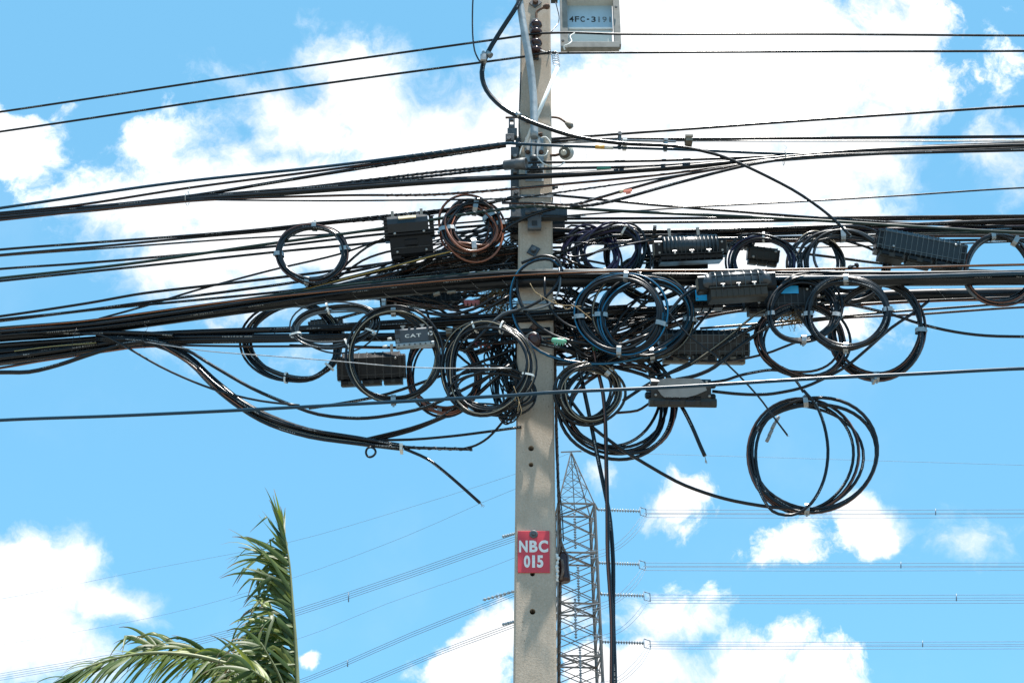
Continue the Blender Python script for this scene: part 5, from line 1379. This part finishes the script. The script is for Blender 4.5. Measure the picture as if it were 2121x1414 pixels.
# CAT box
o, s = closure_root('terminal_box', 858, 700, -5, -.3, 'small grey box lettered CAT above the dark gridded closure', 18)
CATB = mat('slate_plastic', (0.045, 0.062, 0.080), 0.4, scale=10, var=0.2)
put(MB().bevel_box((0, 0, 3), (78, 26, 32), 3), 'body', CATB, o, s)
put(MB().bevel_box((1, -3, -16), (79, 30, 9), 2), 'base_strip', GALV, o, s)
repeat(MB().box((0, 0, 0), (2, 2, 9)), 'vent_slot', BLACKP, o, s, [(e * 34 + dx, -13.2, dz) for e in (-1, 1) for dx in (-3, 0.5, 4) for dz in (-4, 13)])
repeat(MB().box((0, 0, 0), (3, 1.2, 3)), 'stud', DSTEEL, o, s, [(-32 + 11 * i, -18.6, -16) for i in range(7)])
for ch, dx, w in (('C', -14, 9), ('A', -2, 12), ('T', 10, 10)):
    l = link_mesh('letter', text_mesh(ch, w * s, 7 * s, .0008, .02), WHITE, o); l.location = Vector((dx, -13.6, 3)) * s
lg = MB()
for a0 in (0.4, 2.5, 4.6):
    lg.tube([Vector((34 + 4 * math.cos(a0 + i * .3), -13.6, 5 + 4 * math.sin(a0 + i * .3))) for i in range(6)], 1.2, 5)
put(lg, 'logo', WHITE, o, s)
put(MB().box((-33, -13.6, -6), (7, 1.2, 7)), 'badge', GALV, o, s)
repeat(MB().box((0, 0, 4), (5, 2, 9)).box((0, 3, 8), (10, 4, 2)), 'hanger', CLIP, o, s, [(-22, -2, 19), (18, -2, 19)])
repeat(MB().box((0, 0, 0), (5, 4, 3)), 'top_clip', DSTEEL, o, s, [(-8, -10, 20.5), (4, -10, 20.5), (30, -10, 20.5)])

# ------------------------------------------------------------------ nests and straw
def nest(cx, cy, rx, ry, n, off, label, dep=.09):
    mb = MB()
    for i in range(n):
        a = rnd.uniform(0, 6.28); k = math.sqrt(rnd.random())
        x, y = cx + math.cos(a) * rx * k, cy + math.sin(a) * ry * k
        p = at(x, y, off + rnd.uniform(-dep, dep))
        d = Vector((rnd.gauss(0, 1), rnd.gauss(0, .7), rnd.gauss(0, .8))).normalized() * rnd.uniform(.025, .08)
        mid = p + d * .5 + Vector((rnd.gauss(0, .008), rnd.gauss(0, .008), rnd.gauss(0, .008)))
        mb.tube([p, mid, p + d], rnd.uniform(.0008, .0018), 4, caps=False)
    o = mb.thing('bird_nest', STRAW); tag(o, label, 'nest')
    return o
nest(1028, 615, 32, 46, 420, .05, 'untidy straw bird nest wedged between cables left of the pole')
nest(1040, 590, 24, 12, 120, -.0, 'tuft of straw on the trunk cable left of the pole')
nest(1643, 656, 32, 11, 170, -.05, 'small straw nest under the closure right of the blue label', .05)
mb = MB()
for (q) in ([(1098, 587), (1108, 604), (1120, 612), (1140, 624), (1165, 632), (1190, 634), (1212, 650), (1226, 662)], [(1120, 612), (1122, 622)], [(1165, 632), (1172, 640), (1182, 638)], [(1140, 624), (1148, 622), (1155, 632)], [(1190, 634), (1204, 634)], [(1212, 650), (1222, 648)]):
    mb.tube(spline([at(x, y, -.33) for x, y in q], .01), .0024, 5)
tag(mb.thing('straw_stalk', STRAW), 'dry straw stalk hanging across the pole front', 'straw')
mb = MB()
for q in ([(1064, 800), (1070, 816), (1075, 832), (1072, 850)], [(1070, 816), (1066, 830)], [(1075, 832), (1080, 850), (1078, 862)]):
    mb.tube(spline([at(x, y, -.3) for x, y in q], .01), .002, 5)
tag(mb.thing('straw_stalk', STRAW), 'dry straw wisp on the coil at the left edge of the pole', 'straw')

# ------------------------------------------------------------------ transmission tower, far behind
TY = 107.0
tp = atY(1183, 935, TY); tb = atY(1190, 1056, TY)
TW_TOP = 3.05; 
ztop, zbody = tp.z, tb.z
tx = tb.x
tw = empty('lattice_tower', (tx, TY, 0), 'tall grey steel lattice transmission tower far behind the pole', 'transmission tower')
ROT = math.radians(4)
def width(z): return TW_TOP + (zbody - z) * 0.030
def corner(i, z):
    w = width(z) / 2
    x, y = ((-w, -w), (w, -w), (w, w), (-w, w))[i % 4]
    return Vector((tx + x * math.cos(ROT) - y * math.sin(ROT), TY + x * math.sin(ROT) + y * math.cos(ROT), z))
unit = MB().box((0, 0, .5), (1, 1, 1)).mesh('bar')
unit.materials.append(TOWER)
def bar(a, b, w, name, par=tw):
    o = bpy.data.objects.new(name, unit); COL.objects.link(o); o.parent = par
    d = b - a
    o.location = a - wloc(par); o.rotation_mode = 'QUATERNION'; o.rotation_quaternion = d.to_track_quat('Z', 'Y'); o.scale = (w, w, d.length)
    return o
for i in range(4): bar(corner(i, -.5), corner(i, zbody), .19, 'leg')
z = zbody; k = 0
levels = [zbody]
while z > 4: z -= 1.45 if z > 18 else 3.0; levels.append(max(z, 0))
for k in range(len(levels) - 1):
    z1, z0 = levels[k], levels[k + 1]
    for f in range(4):
        if z1 > 14 or f in (0, 1):
            bar(corner(f, z1), corner(f + 1, z0), .066, 'brace'); bar(corner(f, z0), corner(f + 1, z1), .066, 'brace')
        if k % 3 == 0 and z1 > 10: bar(corner(f, z1), corner(f + 1, z1), .13, 'girt')
    if k % 3 == 0 and z1 > 14:
        bar(corner(0, z1), corner(2, z1), .10, 'girt'); bar(corner(1, z1), corner(3, z1), .10, 'girt')
# peak
apex = Vector((tp.x, TY, ztop))
for i in range(4):
    bar(corner(i, zbody), apex + (corner(i, zbody) - apex) * .03, .075, 'peak_leg')
for k, fr in enumerate((.3, .55, .8)):
    ring = [corner(i, zbody).lerp(apex, fr) for i in range(4)]
    nxt = [corner(i, zbody).lerp(apex, (0, .3, .55)[k]) for i in range(4)]
    for i in range(4):
        bar(ring[i], ring[(i + 1) % 4], .04, 'peak_girt'); bar(nxt[i], ring[(i + 1) % 4], .04, 'peak_brace')
        if i % 2 == 0: bar(nxt[(i + 1) % 4], ring[i], .04, 'peak_brace')
bar(Vector((tx, TY, zbody)), apex, .07, 'peak_mast')
bar(apex + Vector((-.9, 0, -.05)), apex + Vector((.9, 0, .05)), .09, 'peak_crossbar')

EARTH = mat('hazed_earth_wire', (0.20, 0.30, 0.40), 0.5, 0.2, scale=1.0)  # lightened towards blue: aerial haze put into the wire colour
def thin(pts, r, label, group, name='conductor', cat='power line', m=COND):
    return tag(MB().tube(pts, r, 5, caps=False).thing(name, m), label, cat, group)
def string(a, b, label, m, n=16, R=.17):
    o = empty('insulator_string', a, label, 'insulator string', 'insulator strings on the tower')
    ax = (b - a).normalized(); L = (b - a).length
    pr = []
    for i in range(n):
        h = L * (i + .5) / n; g = L / n
        pr += [(.03, h - .4 * g), (R, h - .12 * g), (R * .9, h + .15 * g), (.03, h + .3 * g)]
    MB().lathe(pr, a, ax, 8).build('discs', m, o)
    MB().tube([a, b], .05, 5).build('rod', COND, o)
    return o
GR = 'power lines right of the tower'
rows = [(1058, 1238, 1326, 1055, 1064, 'highest'), (1168, 1240, 1324, 1165, 1174, 'second'), (1233, 1244, 1334, 1231, 1242, 'third'), (1331, 1246, 1334, 1328, 1337, 'lowest')]
for (y, x0, x1, ya, yb, wd) in rows:
    a = atY(x0, y - 3, TY); b_ = atY(x1, y, TY)
    string(a, b_, wd + ' level insulator string reaching right from the tower', GLASSI if y != 1331 else DARKI)
    bar(corner(1, a.z) , a, .12, 'string_arm')
    mb = MB().tube([b_ + Vector((0, 0, .35)), b_ + Vector((.5, 0, .2)), b_ + Vector((.5, 0, -.5)), b_ + Vector((0, 0, -.35)), b_ + Vector((0, 0, .35))], .05, 5)
    tag(mb.thing('yoke_plate', COND), 'yoke at the outer end of the ' + wd + ' level insulator string', 'yoke')
    for i, yy in enumerate((ya, yb)):
        P = [atY(x1 + 10, yy, TY), atY(1700, yy + 1, TY), atY(2121, yy, TY)]
        d = (P[-1] - P[-2]).normalized(); P.append(P[-1] + d * 60)
        for dz, dy in ((0, 0), (0, 0.8)):
            thin(spline([q + Vector((0, dy, 0)) for q in P], 2.0), .022, 'power line pair leaving right from the ' + wd + ' level insulator string', wd + ' power lines on the right')
        sp_x = (1938, 1866, 1981, 1911)[[r[0] for r in rows].index(y)]
    mb = MB().tube([atY(sp_x, ya - 2, TY), atY(sp_x, yb + 2, TY)], .05, 5)
    tag(mb.thing('line_spacer', COND), 'spacer across the ' + wd + ' power lines on the right', 'spacer')
    # jumper arcs
    for j, (dx, dy_) in enumerate(((0, 0), (8, 8), (14, 14))):
        if y == 1233 and j == 2: continue
        pts = [atY(x1 + 8 + dx * .6, y + 4, TY - 1), atY(x1 - 18 + dx, y + 38 + dy_ * .3, TY - 2), atY(x1 - 50 + dx * .6, y + 68 + dy_ * .6, TY - 2.5), atY(x1 - 88, y + 82 + dy_, TY - 2.5), atY(1200, y + 84 + dy_, TY - 2.8)]
        thin(spline(pts, .8), .02, 'jumper wire arching from the ' + wd + ' insulator string back to the tower', wd + ' jumpers')
for (x, y0, y1, w) in ((1190, 1062, 1136, 'uppermost'), (1197, 1172, 1250, 'second'), (1191, 1238, 1322, 'third'), (1201, 1338, 1412, 'lowest')):
    string(atY(x, y0, TY - 2.2), atY(x + 2, y1, TY - 2.2), w + ' upright insulator string inside the tower', DARKI, 14, .13)
# earth wires and lines on the left: they run off to the left and away
def atL(px, py, k, off=0.0):
    d = ray(px, py)
    t = (TY + off - CAM.y + k * tx) / (d.y + k * d.x)
    return CAM + d * t
thin([apex, atY(1600, 947, TY), atY(2121, 963, TY), atY(2700, 985, TY)], .018, 'single thin earth wire from the tower peak to the right', None, m=EARTH)
for pts, k, lab in (([(1183, 937), (1065, 982), (850, 1050), (600, 1122), (300, 1180), (0, 1240), (-400, 1300)], .8, 'thin earth wire falling left from the tower peak'),
                    ([(1183, 990), (1065, 1013), (840, 1110), (610, 1195), (350, 1270), (0, 1335), (-400, 1395)], .9, 'second thin earth wire falling to the left'),
                    ([(1150, 1120), (1000, 1180), (800, 1250), (610, 1325), (400, 1370), (200, 1395), (-200, 1440)], .9, 'third thin wire falling to the left')):
    thin(spline([atL(x, y, k) for x, y in pts], 4.0), .017, lab, None, m=EARTH)
for gi, (pts, n, wd) in enumerate((([(1150, 1085), (1062, 1108), (850, 1182), (610, 1262), (420, 1318), (200, 1360), (-150, 1420)], 4, 'upper'), ([(1150, 1190), (1062, 1226), (850, 1310), (640, 1400), (400, 1480)], 3, 'middle'), ([(1150, 1258), (1062, 1290), (900, 1350), (700, 1432), (500, 1500)], 3, 'lower'))):
    for i in range(n):
        thin(spline([atL(x, y + i * 4.5, .95, i * .5) for x, y in pts], 4.0), .026, 'power line in the ' + wd + ' group falling left from the tower', wd + ' power lines on the left')
    a, b_ = [(1040, 1112), (1000, 1243), (1040, 1294)][gi], 0
    string(atL(1100, pts[1][1] - 12, .95), atL(a[0], a[1] - 1, .95), wd + ' insulator string left of the tower beside the pole', GLASSI, 12, .15)
for (x, y0, y1, l) in ((722, 1226, 1246, 'spacer on the upper left power lines'), (720, 1366, 1380, 'spacer on the middle left power lines')):
    tag(MB().tube([atL(x, y0, .95), atL(x, y1, .95)], .06, 5).thing('line_spacer', COND), l, 'spacer')

# ------------------------------------------------------------------ palm
PY = 4.2
def pp(px, py, dy=0.0): return atY(px, py, PY + dy)
ps = scale_at(pp(600, 1400))
base = pp(610, 1414); 
palm = empty('palm_tree', (base.x + .05, PY, 0), 'wind-blown green palm with upright and arching fronds, lower left', 'palm tree')
zc = base.z - .35
ctr = Vector((base.x + .05, PY, zc))
tpts = [Vector((ctr.x + .25, PY + .1, -.2)), Vector((ctr.x + .18, PY + .06, 1.2)), Vector((ctr.x + .06, PY + .02, 2.6)), ctr + Vector((0, 0, -.2)), ctr + Vector((0, 0, .15))]
tpath = spline(tpts, .08)
mb = MB(); mb.tube(tpath, [(.17 - .05 * i / len(tpath)) * (1 + .06 * (i % 2)) for i in range(len(tpath))], 14); mb.build('trunk', BARK, palm)

def leaflet_mesh(p0, d0, L, W, droop, nrm, twist=0.0, curl=0.0, n=10, snap=None):
    """a folded tapering strip; bends down under its weight"""
    mb = MB(); pts = [p0.copy()]; d = d0.normalized(); ds = []
    for i in range(n):
        k = (i + 1) / n
        d = (d + Vector((curl * .12 * k, 0, -droop * (0.05 + .28 * k * k)))).normalized()
        if snap and abs(i / n - snap[0]) < .5 / n: d = (d * .25 + snap[1]).normalized()
        pts.append(pts[-1] + d * (L / n)); ds.append(d)
    ds.append(d)
    vs = []; side0 = None
    for i, p in enumerate(pts):
        k = i / n
        t = ds[min(i, n - 1)]
        sd = t.cross(nrm)
        if sd.length < 1e-3: sd = t.orthogonal()
        sd.normalize(); up = sd.cross(t)
        a = twist * k
        s2 = sd * math.cos(a) + up * math.sin(a); u2 = s2.cross(t)
        w = W * min(1.0, k * 5 + .35) * (1 - max(0, (k - .25) / .75) ** 1.1) + .0014
        vs += [p + s2 * w - u2 * w * .35, p, p - s2 * w - u2 * w * .35]
    fs = []; us = []
    for i in range(n):
        for q in (0, 1):
            fs.append((i * 3 + q, i * 3 + q + 1, i * 3 + q + 4, i * 3 + q + 3))
            us.append([(q / 2, i / n), (q / 2 + .5, i / n), (q / 2 + .5, (i + 1) / n), (q / 2, (i + 1) / n)])
    mb.add(vs, fs, us, True)
    return mb

def frond(pts, r0, r1, label=None):
    path = spline(pts, .03)
    n = len(path)
    rr = [(r0 + (r1 - r0) * i / n) for i in range(n)]
    return MB().tube(path, rr, 7).build('frond', RACHIS, palm), path

def D2(ang, dy=0.0):
    a = math.radians(ang); return Vector((math.cos(a), dy, math.sin(a)))

# upright frond: leaflets all blown to the left
fr, path = frond([ctr, pp(617, 1440), pp(612, 1330), pp(605, 1235), pp(600, 1170), pp(593, 1125), pp(584, 1095)], .022, .004)
N1 = 136
for i in range(N1):
    k = .10 + .90 * (i + rnd.uniform(-.3, .3)) / N1; k = min(max(k, .02), .995)
    p = path[int(k * (len(path) - 1))]
    side = 1 if i % 2 else -1
    if k > .86: ang = 94 + (1 - k) / .14 * 40 + rnd.uniform(-10, 14); L = rnd.uniform(60, 125); dr = rnd.uniform(-.15, .35)
    elif k > .55: ang = 138 + rnd.uniform(-16, 26); L = rnd.uniform(110, 170); dr = rnd.uniform(.2, .9)
    else: ang = 142 + rnd.uniform(-28, 45); L = rnd.uniform(120, 185); dr = rnd.uniform(.7, 1.8)
    d = D2(ang, side * rnd.uniform(.05, .55))
    sn = (rnd.uniform(.35, .75), Vector((rnd.gauss(-.3, .4), rnd.gauss(0, .4), rnd.uniform(-1.3, -.2)))) if rnd.random() < (.45 if k < .8 else .15) else None
    leaflet_mesh(p, d, L * rnd.uniform(.8, 1.15) * ps, (rnd.uniform(3.6, 7) if k < .86 else rnd.uniform(2.5, 4.5)) * ps, dr, Vector((rnd.gauss(0, .3), -1, .5 + rnd.gauss(0, .4))), rnd.gauss(0, .8), snap=sn).build('leaflet', LEAFY if rnd.random() < .12 else LEAF, fr)
# arching frond to the left
fr, path = frond([ctr, pp(585, 1450, -.1), pp(520, 1395, -.2), pp(450, 1368, -.3), pp(380, 1354, -.35), pp(300, 1352, -.4), pp(220, 1368, -.4), pp(150, 1396, -.45), pp(80, 1450, -.45)], .024, .004)
N2 = 136
for i in range(N2):
    k = .14 + .86 * (i + rnd.uniform(-.3, .3)) / N2; k = min(max(k, .02), .995)
    p = path[int(k * (len(path) - 1))]
    side = 1 if i % 2 else -1
    if side > 0: ang = 245 + rnd.uniform(-10, 10) - 25 * k; dy = rnd.uniform(-.7, -.2); L = rnd.uniform(110, 160)
    else: ang = 165 + rnd.uniform(-22, 25) + 25 * k; dy = rnd.uniform(.1, .8); L = rnd.uniform(100, 150)
    leaflet_mesh(p, D2(ang, dy), L * ps * (1 - .35 * k), rnd.uniform(3.8, 6.4) * ps, rnd.uniform(.2, .8), Vector((rnd.gauss(0, .3), -.5, 1)), rnd.gauss(0, .4)).build('leaflet', LEAFY if rnd.random() < .08 else LEAF, fr)
# frond leaning up left behind, its leaflets standing up
fr, path = frond([ctr, pp(560, 1450, .3), pp(500, 1400, .4), pp(430, 1362, .5), pp(360, 1340, .6), pp(300, 1335, .6)], .02, .004)
N3 = 86
for i in range(N3):
    k = .12 + .88 * (i + rnd.uniform(-.3, .3)) / N3; k = min(max(k, .02), .995)
    p = path[int(k * (len(path) - 1))]
    side = 1 if i % 2 else -1
    ang = (118 + rnd.uniform(-12, 25) + 30 * k) if side > 0 else (150 + rnd.uniform(-20, 40))
    leaflet_mesh(p, D2(ang, side * rnd.uniform(.1, .5)), rnd.uniform(90, 130) * ps, rnd.uniform(3.8, 6.4) * ps, rnd.uniform(.3, 1.3), Vector((rnd.gauss(0, .4), -1, .6)), rnd.gauss(0, .6), snap=(rnd.uniform(.4, .8), Vector((rnd.gauss(-.5, .4), rnd.gauss(0, .3), rnd.uniform(-1, .1)))) if rnd.random() < .35 else None).build('leaflet', LEAFY if rnd.random() < .15 else LEAF, fr)
# short inner fronds filling the heart of the crown
for j, (tip, dyy) in enumerate((((540, 1330), -.35), ((500, 1420), -.5), ((575, 1290), .45), ((470, 1350), .2), ((520, 1385), -.7), ((560, 1250), .3))):
    fr, path = frond([ctr, pp((tip[0] + 612) / 2, (tip[1] + 1460) / 2, dyy * .5), pp(tip[0], tip[1], dyy)], .02, .004)
    for i in range(48):
        k = .2 + .8 * i / 48
        p = path[int(k * (len(path) - 1))]
        leaflet_mesh(p, D2(rnd.uniform(120, 215), rnd.uniform(-.6, .6)), rnd.uniform(80, 125) * ps, rnd.uniform(3.8, 6.4) * ps, rnd.uniform(.4, 1.5), Vector((rnd.gauss(0, .4), -1, .5)), rnd.gauss(0, .6)).build('leaflet', LEAFY if rnd.random() < .2 else LEAF, fr)
# fronds below the view
for j in range(5):
    a = (-70, -25, 20, 200, 250)[j]
    d = Vector((math.cos(math.radians(a)), math.sin(math.radians(a)), 0))
    fr, path = frond([ctr, ctr + d * .5 + Vector((0, 0, .18)), ctr + d * 1.1 + Vector((0, 0, .0)), ctr + d * 1.7 + Vector((0, 0, -.6))], .02, .004)
    mb = MB()
    for i in range(40):
        p = path[int((.15 + .85 * i / 40) * (len(path) - 1))]; sd = d.cross(Vector((0, 0, 1))) * (1 if i % 2 else -1)
        l = leaflet_mesh(p, sd + d * .6 + Vector((0, 0, -.1)), .45, .018, .8, Vector((0, 0, 1)))
        mb.add(l.v, l.f, None, True)
    q = mb.build('leaflets', LEAF, fr); q['kind'] = 'stuff'
